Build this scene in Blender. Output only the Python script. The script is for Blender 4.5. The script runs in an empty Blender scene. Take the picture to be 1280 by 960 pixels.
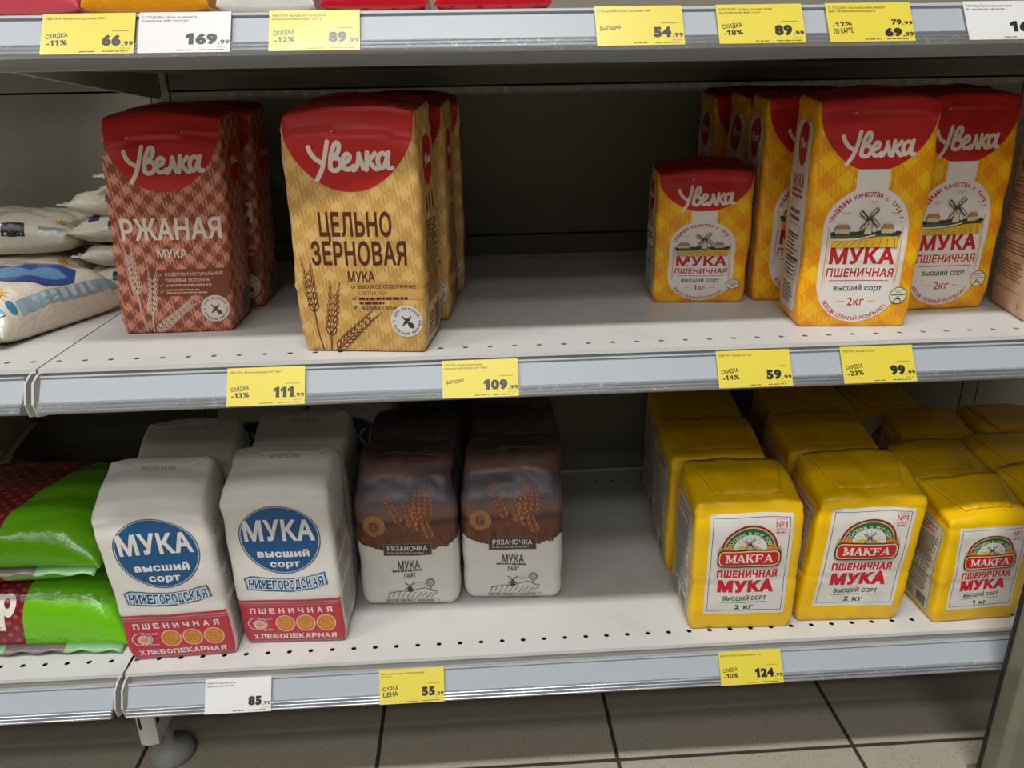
import bpy, bmesh, math, random
import numpy as np
from mathutils import Vector, Matrix
from mathutils.geometry import tessellate_polygon, delaunay_2d_cdt

# ------------------------------------------------------------------ camera, world, lights, exposure
scene = bpy.context.scene
COL = scene.collection
PI = math.pi

cam_data = bpy.data.cameras.new('camera')
cam_data.sensor_width = 36.0
cam_data.lens = 36.0 * 981.7 / 1280.0
cam_data.clip_start = 0.02
cam = bpy.data.objects.new('camera', cam_data)
COL.objects.link(cam)
_p, _y, _r = math.radians(21.07), math.radians(2.916), math.radians(-1.037)
_f = Vector((math.sin(_y) * math.cos(_p), math.cos(_y) * math.cos(_p), -math.sin(_p)))
_rt = Vector((math.cos(_y), -math.sin(_y), 0))
_up = _rt.cross(_f)
_R = _rt * math.cos(_r) + _up * math.sin(_r)
_U = -_rt * math.sin(_r) + _up * math.cos(_r)
cam.matrix_world = Matrix(((_R.x, _U.x, -_f.x, 0.4204), (_R.y, _U.y, -_f.y, -0.7556),
                           (_R.z, _U.z, -_f.z, 0.2497), (0, 0, 0, 1)))
scene.camera = cam

scene.view_settings.view_transform = 'Standard'
scene.view_settings.look = 'None'
scene.view_settings.gamma = 1.0
scene.view_settings.exposure = 0.1
scene.view_settings.use_curve_mapping = False

world = bpy.data.worlds.new('world')
scene.world = world
world.use_nodes = True
world.node_tree.nodes['Background'].inputs[0].default_value = (1.0, 0.97, 0.90, 1)
world.node_tree.nodes['Background'].inputs[1].default_value = 0.02


def lamp(x0, x1, y, z, wid, power, col=(1, 0.98, 0.95)):
    d = bpy.data.lights.new('ceiling_tube_light', 'AREA')
    d.shape = 'RECTANGLE'
    d.size = x1 - x0
    d.size_y = wid
    d.energy = power
    d.color = col
    o = bpy.data.objects.new('ceiling_tube_light', d)
    o.location = ((x0 + x1) / 2, y, z)
    COL.objects.link(o)


HL = 3.6
lamp(-0.55, 1.05, -1.50, HL, 0.20, 96)      # tube over the aisle in front of the shelves
lamp(-3.6, -1.6, -1.50, HL, 0.20, 70)
for yy, pw in ((-2.9, 34), (-4.2, 38), (-5.8, 24), (-8.0, 10)):      # further rows of tubes over the shop
    lamp(-1.2, 1.3, yy, HL, 0.45, pw)
    lamp(-4.4, -2.0, yy, HL, 0.45, pw * 0.6)

# ------------------------------------------------------------------ small helpers


def lin(c):
    return tuple(((v / 255) / 12.92 if v / 255 <= 0.04045 else ((v / 255 + 0.055) / 1.055) ** 2.4) for v in c) + (1,)


class NT:
    """tiny expression builder for node trees"""

    def __init__(s, m):
        s.t = m.node_tree
        s.n = s.t.nodes
        s.l = s.t.links
        s.b = s.n['Principled BSDF']

    def m(s, op, a, b=None, c=None):
        q = s.n.new('ShaderNodeMath')
        q.operation = op
        for i, v in enumerate((a, b, c)):
            if v is None:
                continue
            if isinstance(v, (int, float)):
                q.inputs[i].default_value = v
            else:
                s.l.new(v, q.inputs[i])
        return q.outputs[0]

    def obj(s):
        tc = s.n.new('ShaderNodeTexCoord')
        sp = s.n.new('ShaderNodeSeparateXYZ')
        s.l.new(tc.outputs['Object'], sp.inputs[0])
        return tc.outputs['Object'], sp.outputs[0], sp.outputs[1], sp.outputs[2]

    def mix(s, f, a, b):
        q = s.n.new('ShaderNodeMix')
        q.data_type = 'RGBA'
        for sock, v in ((q.inputs[0], f), (q.inputs[6], a), (q.inputs[7], b)):
            if isinstance(v, (int, float)):
                sock.default_value = v
            elif isinstance(v, tuple):
                sock.default_value = v
            else:
                s.l.new(v, sock)
        return q.outputs[2]

    def noise(s, vec, scale, detail=3, dist=0.0):
        q = s.n.new('ShaderNodeTexNoise')
        q.inputs['Scale'].default_value = scale
        q.inputs['Detail'].default_value = detail
        q.inputs['Distortion'].default_value = dist
        s.l.new(vec, q.inputs['Vector'])
        return q.outputs[0]

    def ramp(s, f, stops):
        q = s.n.new('ShaderNodeValToRGB')
        e = q.color_ramp.elements
        while len(e) < len(stops):
            e.new(0.5)
        for el, (p, c) in zip(e, stops):
            el.position = p
            el.color = c
        s.l.new(f, q.inputs[0])
        return q.outputs[0]

    def bump(s, h, strength, dist=0.001):
        q = s.n.new('ShaderNodeBump')
        q.inputs['Strength'].default_value = strength
        q.inputs['Distance'].default_value = dist
        s.l.new(h, q.inputs['Height'])
        s.l.new(q.outputs[0], s.b.inputs['Normal'])


def new_mat(name, col, rough=0.5, metal=0.0, spec=0.5, coat=0.0, coat_rough=0.1):
    m = bpy.data.materials.new(name)
    m.use_nodes = True
    b = m.node_tree.nodes['Principled BSDF']
    b.inputs['Base Color'].default_value = lin(col)
    b.inputs['Roughness'].default_value = rough
    b.inputs['Metallic'].default_value = metal
    b.inputs['Specular IOR Level'].default_value = spec
    b.inputs['Coat Weight'].default_value = coat
    b.inputs['Coat Roughness'].default_value = coat_rough
    return m


def paper_bump(nt, strength=0.35, scale=55):
    v, x, y, z = nt.obj()
    nt.bump(nt.noise(v, scale, 2, 0.6), strength, 0.0016)


MATS = {}


def ink(col, rough=0.45, gloss=False):
    """printed colour on bag paper, sharing the wrinkles of the paper"""
    key = ('ink', col, rough)
    if key not in MATS:
        m = new_mat('ink_%02x%02x%02x' % col, col, rough)
        paper_bump(NT(m))
        MATS[key] = m
    return MATS[key]


def card(col):
    key = ('card', col)
    if key not in MATS:
        m = new_mat('card_%02x%02x%02x' % col, col, 0.35, coat=0.35, coat_rough=0.12)
        nt = NT(m)
        v, x, y, z = nt.obj()
        nt.bump(nt.noise(v, 90, 2), 0.08, 0.001)
        MATS[key] = m
    return MATS[key]


def film(col):
    key = ('film', col)
    if key not in MATS:
        m = new_mat('film_%02x%02x%02x' % col, col, 0.22, coat=0.3)
        nt = NT(m)
        v, x, y, z = nt.obj()
        nt.bump(nt.noise(v, 38, 2, 1.2), 0.5, 0.003)
        MATS[key] = m
    return MATS[key]


def plaid(name, light, dark, h1, h2, cell, stripe, rough=0.45, soft=0.0):
    """diagonal gingham: light and dark diamonds with hatched diamonds between"""
    m = new_mat(name, light, rough)
    nt = NT(m)
    v, x, y, z = nt.obj()
    w = nt.m('ADD', x, y)
    a = nt.m('LESS_THAN', nt.m('FRACT', nt.m('DIVIDE', nt.m('ADD', w, z), cell)), 0.5)
    b = nt.m('LESS_THAN', nt.m('FRACT', nt.m('DIVIDE', nt.m('SUBTRACT', w, z), cell)), 0.5)
    st = nt.m('LESS_THAN', nt.m('FRACT', nt.m('DIVIDE', nt.m('ADD', w, nt.m('MULTIPLY', z, 0.12)), stripe)), 0.5)
    both = nt.m('MULTIPLY', a, b)
    anyv = nt.m('MAXIMUM', a, b)
    blot = nt.noise(v, 30, 1)
    lightc = nt.mix(both, lin(dark), lin(light))
    xor = nt.m('SUBTRACT', anyv, both)
    hatch = nt.mix(st, lin(h1), lin(h2))
    col = nt.mix(xor, lightc, hatch)
    if soft:
        col = nt.mix(nt.m('MULTIPLY', blot, soft), col, lin(h1))
    nt.l.new(col, nt.b.inputs['Base Color'])
    nt.bump(nt.noise(v, 55, 2, 0.6), 0.35, 0.0016)
    return m


# ------------------------------------------------------------------ object bookkeeping


def tag(o, label=None, cat=None, group=None, kind=None):
    if label:
        o['label'] = label
    if cat:
        o['category'] = cat
    if group:
        o['group'] = group
    if kind:
        o['kind'] = kind
    return o


def empty(name, loc, rotz=0.0, rot=None):
    o = bpy.data.objects.new(name, None)
    o.empty_display_size = 0.02
    o.location = loc
    o.rotation_euler = rot if rot else (0, 0, rotz)
    COL.objects.link(o)
    return o


def mesh_obj(name, verts, faces, mats, midx=None, parent=None, smooth=False):
    me = bpy.data.meshes.new(name)
    me.from_pydata([tuple(map(float, v)) for v in verts], [], faces)
    for m in mats:
        me.materials.append(m)
    if midx is not None:
        me.polygons.foreach_set('material_index', midx)
    if smooth:
        me.polygons.foreach_set('use_smooth', [True] * len(me.polygons))
    me.update()
    o = bpy.data.objects.new(name, me)
    COL.objects.link(o)
    if parent:
        o.parent = parent
    return o


class MB:
    """collects simple solids into one mesh"""

    def __init__(s):
        s.v = []
        s.f = []

    def box(s, x0, x1, y0, y1, z0, z1):
        n = len(s.v)
        s.v += [(x, y, z) for x in (x0, x1) for y in (y0, y1) for z in (z0, z1)]
        s.f += [tuple(n + i for i in q) for q in ((0, 1, 3, 2), (4, 6, 7, 5), (0, 4, 5, 1), (2, 3, 7, 6), (0, 2, 6, 4), (1, 5, 7, 3))]
        return s

    def extrude(s, prof, x0, x1, closed=True):
        """prof: list of (y, z); extruded along x, with end caps when closed"""
        n = len(s.v)
        k = len(prof)
        s.v += [(x0, y, z) for y, z in prof] + [(x1, y, z) for y, z in prof]
        for i in range(k if closed else k - 1):
            j = (i + 1) % k
            s.f.append((n + i, n + j, n + k + j, n + k + i))
        if closed:
            for t in tessellate_polygon([[Vector((y, z, 0)) for y, z in prof]]):
                s.f.append(tuple(n + q for q in t))
                s.f.append(tuple(n + k + q for q in reversed(t)))
        return s

    def prism(s, prof, z0, z1):
        """prof: list of (x, y); extruded along z"""
        n = len(s.v)
        k = len(prof)
        s.v += [(x, y, z0) for x, y in prof] + [(x, y, z1) for x, y in prof]
        for i in range(k):
            j = (i + 1) % k
            s.f.append((n + i, n + j, n + k + j, n + k + i))
        for t in tessellate_polygon([[Vector((x, y, 0)) for x, y in prof]]):
            s.f.append(tuple(n + q for q in t))
            s.f.append(tuple(n + k + q for q in t))
        return s

    def lathe(s, prof, cx, cy, seg=32):
        n = len(s.v)
        k = len(prof)
        for i in range(seg):
            a = 2 * PI * i / seg
            s.v += [(cx + r * math.cos(a), cy + r * math.sin(a), z) for r, z in prof]
        for i in range(seg):
            j = (i + 1) % seg
            for q in range(k - 1):
                s.f.append((n + i * k + q, n + j * k + q, n + j * k + q + 1, n + i * k + q + 1))
        return s

    def build(s, name, mat, parent=None, bevel=0.0, smooth=False):
        o = mesh_obj(name, s.v, s.f, [mat], None, parent, smooth)
        bm = bmesh.new()
        bm.from_mesh(o.data)
        bmesh.ops.remove_doubles(bm, verts=bm.verts, dist=1e-6)
        bmesh.ops.recalc_face_normals(bm, faces=bm.faces)
        bm.to_mesh(o.data)
        bm.free()
        if bevel:
            md = o.modifiers.new('bevel', 'BEVEL')
            md.width = bevel
            md.segments = 2
            md.limit_method = 'ANGLE'
        return o


# ------------------------------------------------------------------ flat print sheets (millimetres)
_RAW, _GLY = {}, {}
ONE = [(0.19, 0.0), (0.31, 0.0), (0.31, 0.729), (0.22, 0.729), (0.03, 0.60), (0.03, 0.48), (0.19, 0.575)]


def outlines(t):
    """outline loops of a text in the built-in font"""
    if t not in _RAW:
        c = bpy.data.curves.new('text', 'FONT')
        c.body = t
        c.resolution_u = 3
        c.fill_mode = 'NONE'
        o = bpy.data.objects.new('text', c)
        COL.objects.link(o)
        me = o.to_mesh()
        P = [(q.co.x, q.co.y) for q in me.vertices] if me else []
        adj = {}
        for e in (me.edges if me else ()):
            i, j = e.vertices
            adj.setdefault(i, []).append(j)
            adj.setdefault(j, []).append(i)
        o.to_mesh_clear()
        bpy.data.objects.remove(o)
        bpy.data.curves.remove(c)
        seen, L = set(), []
        for st in range(len(P)):
            if st in seen or st not in adj:
                continue
            l, cur = [st], st
            seen.add(st)
            while True:
                n = [q for q in sorted(adj[cur], key=lambda q: q != cur + 1) if q not in seen]
                if not n:
                    break
                cur = n[0]
                seen.add(cur)
                l.append(cur)
            if len(l) > 2:
                L.append([P[i] for i in l])
        _RAW[t] = L
    return _RAW[t]


def xmax(t):
    return max([p[0] for l in outlines(t) for p in l] or [0])


def winding_fill(L, sign):
    V, E = [], []
    for l in L:
        n = len(V)
        V += [Vector(p) for p in l]
        E += [(n + i, n + (i + 1) % len(l)) for i in range(len(l))]
    r = delaunay_2d_cdt(V, E, [], 0, 1e-5)
    v = [(p.x, p.y) for p in r[0]]
    F = []
    for f in r[2]:
        cx, cy = sum(v[i][0] for i in f) / 3, sum(v[i][1] for i in f) / 3
        w = 0
        for l in L:
            for i in range(len(l)):
                a, b = l[i], l[(i + 1) % len(l)]
                if (a[1] <= cy) != (b[1] <= cy) and a[0] + (cy - a[1]) / (b[1] - a[1]) * (b[0] - a[0]) > cx:
                    w += 1 if b[1] > a[1] else -1
        if w * sign > 0:
            F.append(tuple(f))
    return v, F


def loop_area(l):
    return sum(l[i - 1][0] * l[i][1] - l[i][0] * l[i - 1][1] for i in range(len(l))) / 2


def glyph(ch, bold):
    """one filled letter, thickened by bold, and its advance"""
    key = (ch, round(bold, 4))
    if key not in _GLY:
        L = [ONE] if ch == '1' else outlines(ch)
        adv = 0.42 if ch == '1' else xmax(ch + 'Н') - xmax('Н')
        if not L:
            _GLY[key] = ([], [], adv)
            return _GLY[key]
        sign = 1 if loop_area(max(L, key=lambda l: abs(loop_area(l)))) > 0 else -1
        out = []
        for l in L:
            n = len(l)
            l = [l[i] for i in range(n) if math.hypot(l[i][0] - l[i - 1][0], l[i][1] - l[i - 1][1]) > 1e-5]
            n = len(l)
            q = []
            for i in range(n):
                ax, az = l[i][0] - l[i - 1][0], l[i][1] - l[i - 1][1]
                bx, bz = l[(i + 1) % n][0] - l[i][0], l[(i + 1) % n][1] - l[i][1]
                la, lb = math.hypot(ax, az), math.hypot(bx, bz)
                nx, nz = az / la + bz / lb, -ax / la - bx / lb
                k = math.hypot(nx, nz)
                if k < 1e-4:
                    q.append(l[i])
                    continue
                nx, nz = nx / k, nz / k
                m = min(1.7, 1.0 / max(0.3, nx * az / la - nz * ax / la))
                q.append((l[i][0] + sign * nx * bold * m, l[i][1] + sign * nz * bold * m))
            out.append(q)
        v, f = winding_fill(out, sign)
        _GLY[key] = (v, f, adv)
    return _GLY[key]


def glyphs(t, bold):
    V, F, x = [], [], 0.0
    for ch in t:
        v, f, adv = glyph(ch, bold)
        n = len(V)
        V += [(p[0] + x, p[1]) for p in v]
        F += [tuple(n + i for i in q) for q in f]
        x += adv + max(0.0, bold) * 1.2
    return V, F


CAP = 0.729


def spline(pts, n=6):
    if len(pts) < 3:
        return pts
    P = [pts[0]] + list(pts) + [pts[-1]]
    out = []
    for i in range(1, len(P) - 2):
        p0, p1, p2, p3 = P[i - 1], P[i], P[i + 1], P[i + 2]
        for k in range(n):
            t = k / n
            out.append(tuple(0.5 * (2 * b + (c - a) * t + (2 * a - 5 * b + 4 * c - d) * t * t + (3 * b - a - 3 * c + d) * t ** 3)
                             for a, b, c, d in zip(p0, p1, p2, p3)))
    out.append(pts[-1])
    return out


class Sheet:
    def __init__(s, sx=1.0, sz=1.0):
        s.v = []
        s.f = []
        s.m = []
        s.mats = []
        s.sx, s.sz = sx, sz
        s.auto = 0

    def mi(s, mat):
        if mat not in s.mats:
            s.mats.append(mat)
        return s.mats.index(mat)

    def raw(s, v2, faces, mat, layer=None):
        if layer is None:
            s.auto += 1
            layer = s.auto
        n = len(s.v)
        s.v += [(x * s.sx, z * s.sz, layer) for x, z in v2]
        s.f += [tuple(n + i for i in f) for f in faces]
        s.m += [s.mi(mat)] * len(faces)
        return s

    def poly(s, pts, mat, layer=None, holes=()):
        loops = [list(pts)] + [list(h) for h in holes]
        allp = [p for l in loops for p in l]
        t = tessellate_polygon([[Vector((x, z, 0)) for x, z in l] for l in loops])
        return s.raw(allp, [tuple(q) for q in t], mat, layer)

    def rect(s, x0, x1, z0, z1, mat, layer=None):
        return s.raw([(x0, z0), (x1, z0), (x1, z1), (x0, z1)], [(0, 1, 2, 3)], mat, layer)

    def frame(s, x0, x1, z0, z1, t, mat, layer=None):
        return s.poly([(x0, z0), (x1, z0), (x1, z1), (x0, z1)], mat, layer,
                      [[(x0 + t, z0 + t), (x0 + t, z1 - t), (x1 - t, z1 - t), (x1 - t, z0 + t)]])

    def ell_pts(s, cx, cz, rx, rz, n=40, a0=0.0, a1=2 * PI, rot=0.0):
        out = []
        full = abs(a1 - a0 - 2 * PI) < 1e-6
        for i in range(n if full else n + 1):
            a = a0 + (a1 - a0) * i / n
            x, z = rx * math.cos(a), rz * math.sin(a)
            out.append((cx + x * math.cos(rot) - z * math.sin(rot), cz + x * math.sin(rot) + z * math.cos(rot)))
        return out

    def ell(s, cx, cz, rx, rz, mat, layer=None, n=40, rot=0.0):
        return s.poly(s.ell_pts(cx, cz, rx, rz, n, rot=rot), mat, layer)

    def ring(s, cx, cz, rx, rz, t, mat, layer=None, n=40, a0=0.0, a1=2 * PI):
        a = s.ell_pts(cx, cz, rx, rz, n, a0, a1)
        b = s.ell_pts(cx, cz, rx - t, rz - t, n, a0, a1)
        k = len(a)
        full = abs(a1 - a0 - 2 * PI) < 1e-6
        return s.raw(a + b, [(i, (i + 1) % k, k + (i + 1) % k, k + i) for i in range(k if full else k - 1)], mat, layer)

    def rrect(s, x0, x1, z0, z1, r, mat, layer=None):
        p = []
        for cx, cz, a in ((x1 - r, z1 - r, 0), (x0 + r, z1 - r, PI / 2), (x0 + r, z0 + r, PI), (x1 - r, z0 + r, 1.5 * PI)):
            p += [(cx + r * math.cos(a + PI / 2 * i / 8), cz + r * math.sin(a + PI / 2 * i / 8)) for i in range(9)]
        return s.poly(p, mat, layer)

    def line(s, pts, w, mat, layer=None, taper=False, caps=False):
        k = len(pts)
        L, Rr = [], []
        for i in range(k):
            a = pts[max(0, i - 1)]
            b = pts[min(k - 1, i + 1)]
            dx, dz = b[0] - a[0], b[1] - a[1]
            l = math.hypot(dx, dz) or 1
            ww = w / 2 * ((1 - 0.85 * i / (k - 1)) if taper else 1)
            L.append((pts[i][0] - dz / l * ww, pts[i][1] + dx / l * ww))
            Rr.append((pts[i][0] + dz / l * ww, pts[i][1] - dx / l * ww))
        if layer is None:
            layer = s.auto + 1
        s.raw(L + Rr, [(i, i + 1, k + i + 1, k + i) for i in range(k - 1)], mat, layer)
        if caps:
            for p in (pts[0], pts[-1]):
                s.ell(p[0], p[1], w / 2, w / 2, mat, layer, 12)
        return s

    def text(s, t, cx, cz, h, mat, w=None, bold=0.02, rot=0.0, shear=0.0, layer=None, align='c'):
        v, f = glyphs(t, bold)
        x0 = min(p[0] for p in v)
        x1 = max(p[0] for p in v)
        k = h / (CAP + 2 * bold)
        kx = k if w is None else w / (x1 - x0)
        ox = {'c': (x0 + x1) / 2, 'l': x0, 'r': x1}[align]
        c, sn = math.cos(rot), math.sin(rot)
        out = []
        for x, z in v:
            z = (z - CAP / 2) * k
            x = (x - ox) * kx + shear * z
            out.append((cx + x * c - z * sn, cz + x * sn + z * c))
        return s.raw(out, f, mat, s.auto + 1 if layer is None else layer)

    def arc_text(s, t, cx, cz, r, a_mid, span, h, mat, bold=0.02, inward=False):
        L = s.auto + 1
        n = len(t)
        for i, ch in enumerate(t):
            if ch == ' ':
                continue
            q = (i + 0.5) / n - 0.5
            a = a_mid + (q * span if inward else -q * span)
            s.text(ch, cx + r * math.cos(a), cz + r * math.sin(a), h, mat, bold=bold,
                   rot=a + PI / 2 if inward else a - PI / 2, layer=L)

    def dashes(s, x0, x1, z0, z1, n, mat, rnd, fill=0.55, slope=0.0):
        """rows of print too fine to read"""
        L = s.auto + 1
        for i in range(n):
            zz = z1 - (z1 - z0) * (i + 0.5) / n
            hh = (z1 - z0) / n * fill / 2
            x = x0
            end = x1 - rnd.random() * (x1 - x0) * 0.25
            while x < end:
                w = min(rnd.uniform(2.0, 6.5), end - x)
                a, b = slope * (x - x0), slope * (x + w - x0)
                s.raw([(x, zz - hh + a), (x + w, zz - hh + b), (x + w, zz + hh + b), (x, zz + hh + a)], [(0, 1, 2, 3)], mat, L)
                x += w + 0.9

    def ear(s, x, z, ang, length, stem, mat, mat2=None, size=1.0, awn=9):
        """an ear of wheat: stem, paired grains and awns; (x, z) is the foot of the stem"""
        dx, dz = math.sin(ang), math.cos(ang)
        la, lb = s.auto + 1, s.auto + 2
        s.line([(x, z), (x + dx * stem, z + dz * stem)], 0.9 * size, mat, la)
        bx, bz = x + dx * stem, z + dz * stem
        n = max(4, int(length / (3.4 * size)))
        for i in range(n):
            q = i / n
            px, pz = bx + dx * length * q, bz + dz * length * q
            wd = (1.0 - 0.45 * q) * size
            for sd in (-1, 1):
                a = -ang + sd * -0.42
                gx, gz = px + dz * sd * 1.9 * wd, pz - dx * sd * 1.9 * wd
                s.poly(s.ell_pts(gx, gz, 1.35 * wd, 3.0 * wd, 10, rot=a), mat, lb)
                if mat2:
                    s.poly(s.ell_pts(gx + 0.2, gz, 0.55 * wd, 1.9 * wd, 8, rot=a), mat2, lb + 1)
                aw = ang + sd * 0.22
                s.line([(gx, gz), (gx + math.sin(aw) * awn * 1.2, gz + math.cos(aw) * awn * 1.2)], 0.35 * size, mat, la)

    def logo(s, cx, cz, w, mat, wt=5.0):
        k = w / 96.0
        st = [[(6, 36), (8, 30), (13, 23), (20, 18)], [(27, 40), (24, 26), (20, 12), (13, 0)],
              [(29, 12), (31, 27), (36, 38), (40, 36), (38, 28), (31, 22)],
              [(31, 22), (38, 22), (41, 16), (37, 10), (31, 10), (29, 15)],
              [(43, 17), (49, 19), (51, 24), (47, 26), (43, 20), (44, 12), (49, 10), (54, 13)],
              [(54, 9), (57, 11), (60, 19), (61, 26)], [(61, 26), (63, 17), (65, 10)],
              [(70, 27), (69, 18), (68, 9)], [(78, 26), (74, 21), (69, 17)], [(70, 18), (74, 14), (77, 10), (80, 9)],
              [(91, 23), (87, 26), (82, 23), (81, 15), (84, 10), (88, 13), (91, 21)],
              [(93, 27), (91, 17), (92, 10), (96, 10)]]
        V, F = [], []
        loops = []
        for q in st:
            pts = spline(q, 6)
            hw = wt / 2
            A, B = [], []
            for i, p in enumerate(pts):
                a, b = pts[max(0, i - 1)], pts[min(len(pts) - 1, i + 1)]
                l = math.hypot(b[0] - a[0], b[1] - a[1]) or 1
                nx, nz = -(b[1] - a[1]) / l * hw, (b[0] - a[0]) / l * hw
                A.append((p[0] + nx, p[1] + nz))
                B.append((p[0] - nx, p[1] - nz))
            for i in range(len(pts) - 1):
                quad = [A[i], A[i + 1], B[i + 1], B[i]]
                loops.append(quad if loop_area(quad) > 0 else quad[::-1])
            for p in (pts[0], pts[-1]):
                loops.append([(p[0] + hw * math.cos(2 * PI * i / 12), p[1] + hw * math.sin(2 * PI * i / 12)) for i in range(12)])
        if 'logo' not in _GLY:
            _GLY['logo'] = winding_fill(loops, 1)
        V, F = _GLY['logo']
        s.raw([(cx + (x - 49) * k, cz + (z - 20 + 0.03 * (x - 49)) * k) for x, z in V], F, mat, s.auto + 1)

    def subdivided(s, gx, gz):
        """cut along the grid of the paper so that the print follows every fold"""
        bm = bmesh.new()
        vs = [bm.verts.new(v) for v in s.v]
        for f, mi in zip(s.f, s.m):
            try:
                bm.faces.new([vs[i] for i in f]).material_index = mi
            except ValueError:
                pass
        loose = [v for v in bm.verts if not v.link_faces]
        bmesh.ops.delete(bm, geom=loose, context='VERTS')
        xs = [v.co.x for v in bm.verts]
        zs = [v.co.y for v in bm.verts]
        for g in gx:
            if min(xs) < g < max(xs):
                bmesh.ops.bisect_plane(bm, geom=bm.verts[:] + bm.edges[:] + bm.faces[:], dist=1e-5, plane_co=(g, 0, 0), plane_no=(1, 0, 0))
        for g in gz:
            if min(zs) < g < max(zs):
                bmesh.ops.bisect_plane(bm, geom=bm.verts[:] + bm.edges[:] + bm.faces[:], dist=1e-5, plane_co=(0, g, 0), plane_no=(0, 1, 0))
        bm.verts.index_update()
        V = np.array([v.co[:] for v in bm.verts])
        F = [[v.index for v in f.verts] for f in bm.faces]
        A = []
        for i, f in enumerate(F):                   # same winding everywhere
            p = V[f]
            ar = np.sum(p[:, 0] * np.roll(p[:, 1], -1) - np.roll(p[:, 0], -1) * p[:, 1])
            if ar < 0:
                F[i] = f[::-1]
        M = [f.material_index for f in bm.faces]
        bm.free()
        return V, F, M


# ------------------------------------------------------------------ paper bags


def smooth01(t):
    t = np.clip(t, 0, 1)
    return t * t * (3 - 2 * t)


class Former:
    """maps the faces of a plain block to the wrinkled, bulging paper brick"""

    def __init__(s, W, D, H, seed, r=0.0045, noise=0.0005, bulge=(0.02, 0.045), taper=(0.01, 0.10), slope=0.0, crown=0.004,
                 creases=(), lean=(0, 0), crumple=0.0011, foot=0.04, tstart=0.78):
        s.__dict__.update(locals())
        g = np.random.RandomState(seed)
        s.k = g.normal(size=(9, 3))
        s.k /= np.linalg.norm(s.k, axis=1)[:, None]
        s.lam = g.uniform(0.028, 0.09, 9)
        s.ph = g.uniform(0, 6.28, 9)
        s.ck = g.normal(size=(5, 3)) * np.array([1, 0.6, 1])
        s.ck /= np.linalg.norm(s.ck, axis=1)[:, None]
        s.cl = g.uniform(0.045, 0.10, 5)
        s.cp = g.uniform(0, 6.28, 5)

    def __call__(s, P, eps):
        W, D, H, r = s.W, s.D, s.H, s.r
        lo = np.array([-W / 2 + r, -D / 2 + r, r])
        hi = np.array([W / 2 - r, D / 2 - r, H - r])
        q = np.clip(P, lo, hi)
        v = P - q
        n = v / np.maximum(np.linalg.norm(v, axis=1), 1e-9)[:, None]
        base = q + n * r
        X, Y, Z = 2 * base[:, 0] / W, 2 * base[:, 1] / D, np.clip(base[:, 2] / H, 0, 1)
        out = base.copy()
        hump = 4 * Z * (1 - Z)
        top = smooth01((Z - s.tstart) / (1 - s.tstart))
        foot = 1 - smooth01(Z / 0.10)
        out[:, 0] *= (1 + s.bulge[0] * (1 - Y * Y) * hump) * (1 - s.taper[0] * top) * (1 - s.foot * foot)
        out[:, 1] *= (1 + s.bulge[1] * (1 - X * X) * hump) * (1 - s.taper[1] * top) * (1 - s.foot * foot)
        w = smooth01((Z - 0.70) / 0.30)
        out[:, 2] += w * (s.slope * Y + s.crown * (1 - X * X) * (1 - Y * Y * 0.5) - s.crown * 0.6 * X * X)
        d = np.zeros(len(P))
        for k, l, ph in zip(s.k, s.lam, s.ph):
            d += np.sin(base @ k * 2 * PI / l + ph)
        d *= s.noise * (0.25 + 0.75 * np.clip(Z * 6, 0, 1)) * 0.6
        cr = np.zeros(len(P))
        for k, l, ph in zip(s.ck, s.cl, s.cp):
            cr += np.abs(np.sin(base @ k * PI / l + ph)) - 0.64
        d += cr * s.crumple * (0.15 + 0.85 * smooth01((Z - 0.72) / 0.25)) * np.clip(Z * 8, 0, 1)
        for z0, sl, amp, wd in s.creases:
            t = (base[:, 2] - z0 - sl * base[:, 0]) / wd
            d += amp * np.exp(-t * t) * np.sign(t + 1e-9) * np.where(np.abs(n[:, 2]) < 0.7, 1, 0)
        out += n * (d + eps)[:, None]
        out[:, 0] += s.lean[0] * Z
        out[:, 1] += s.lean[1] * Z
        out[:, 2] = np.maximum(out[:, 2], 0.0)
        return out


def grid_lines(a, b, step):
    n = max(2, int(round((b - a) / step)))
    return [a + (b - a) * i / n for i in range(n + 1)]


def face_point(face, W, D, H, u, v):
    if face == 'front':
        return np.stack([u, np.full_like(u, -D / 2), v], 1)
    if face == 'back':
        return np.stack([-u, np.full_like(u, D / 2), v], 1)
    if face == 'left':
        return np.stack([np.full_like(u, -W / 2), -u, v], 1)
    if face == 'right':
        return np.stack([np.full_like(u, W / 2), u, v], 1)
    if face == 'top':
        return np.stack([u, v, np.full_like(u, H)], 1)
    return np.stack([u, -v, np.zeros_like(u)], 1)


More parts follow.
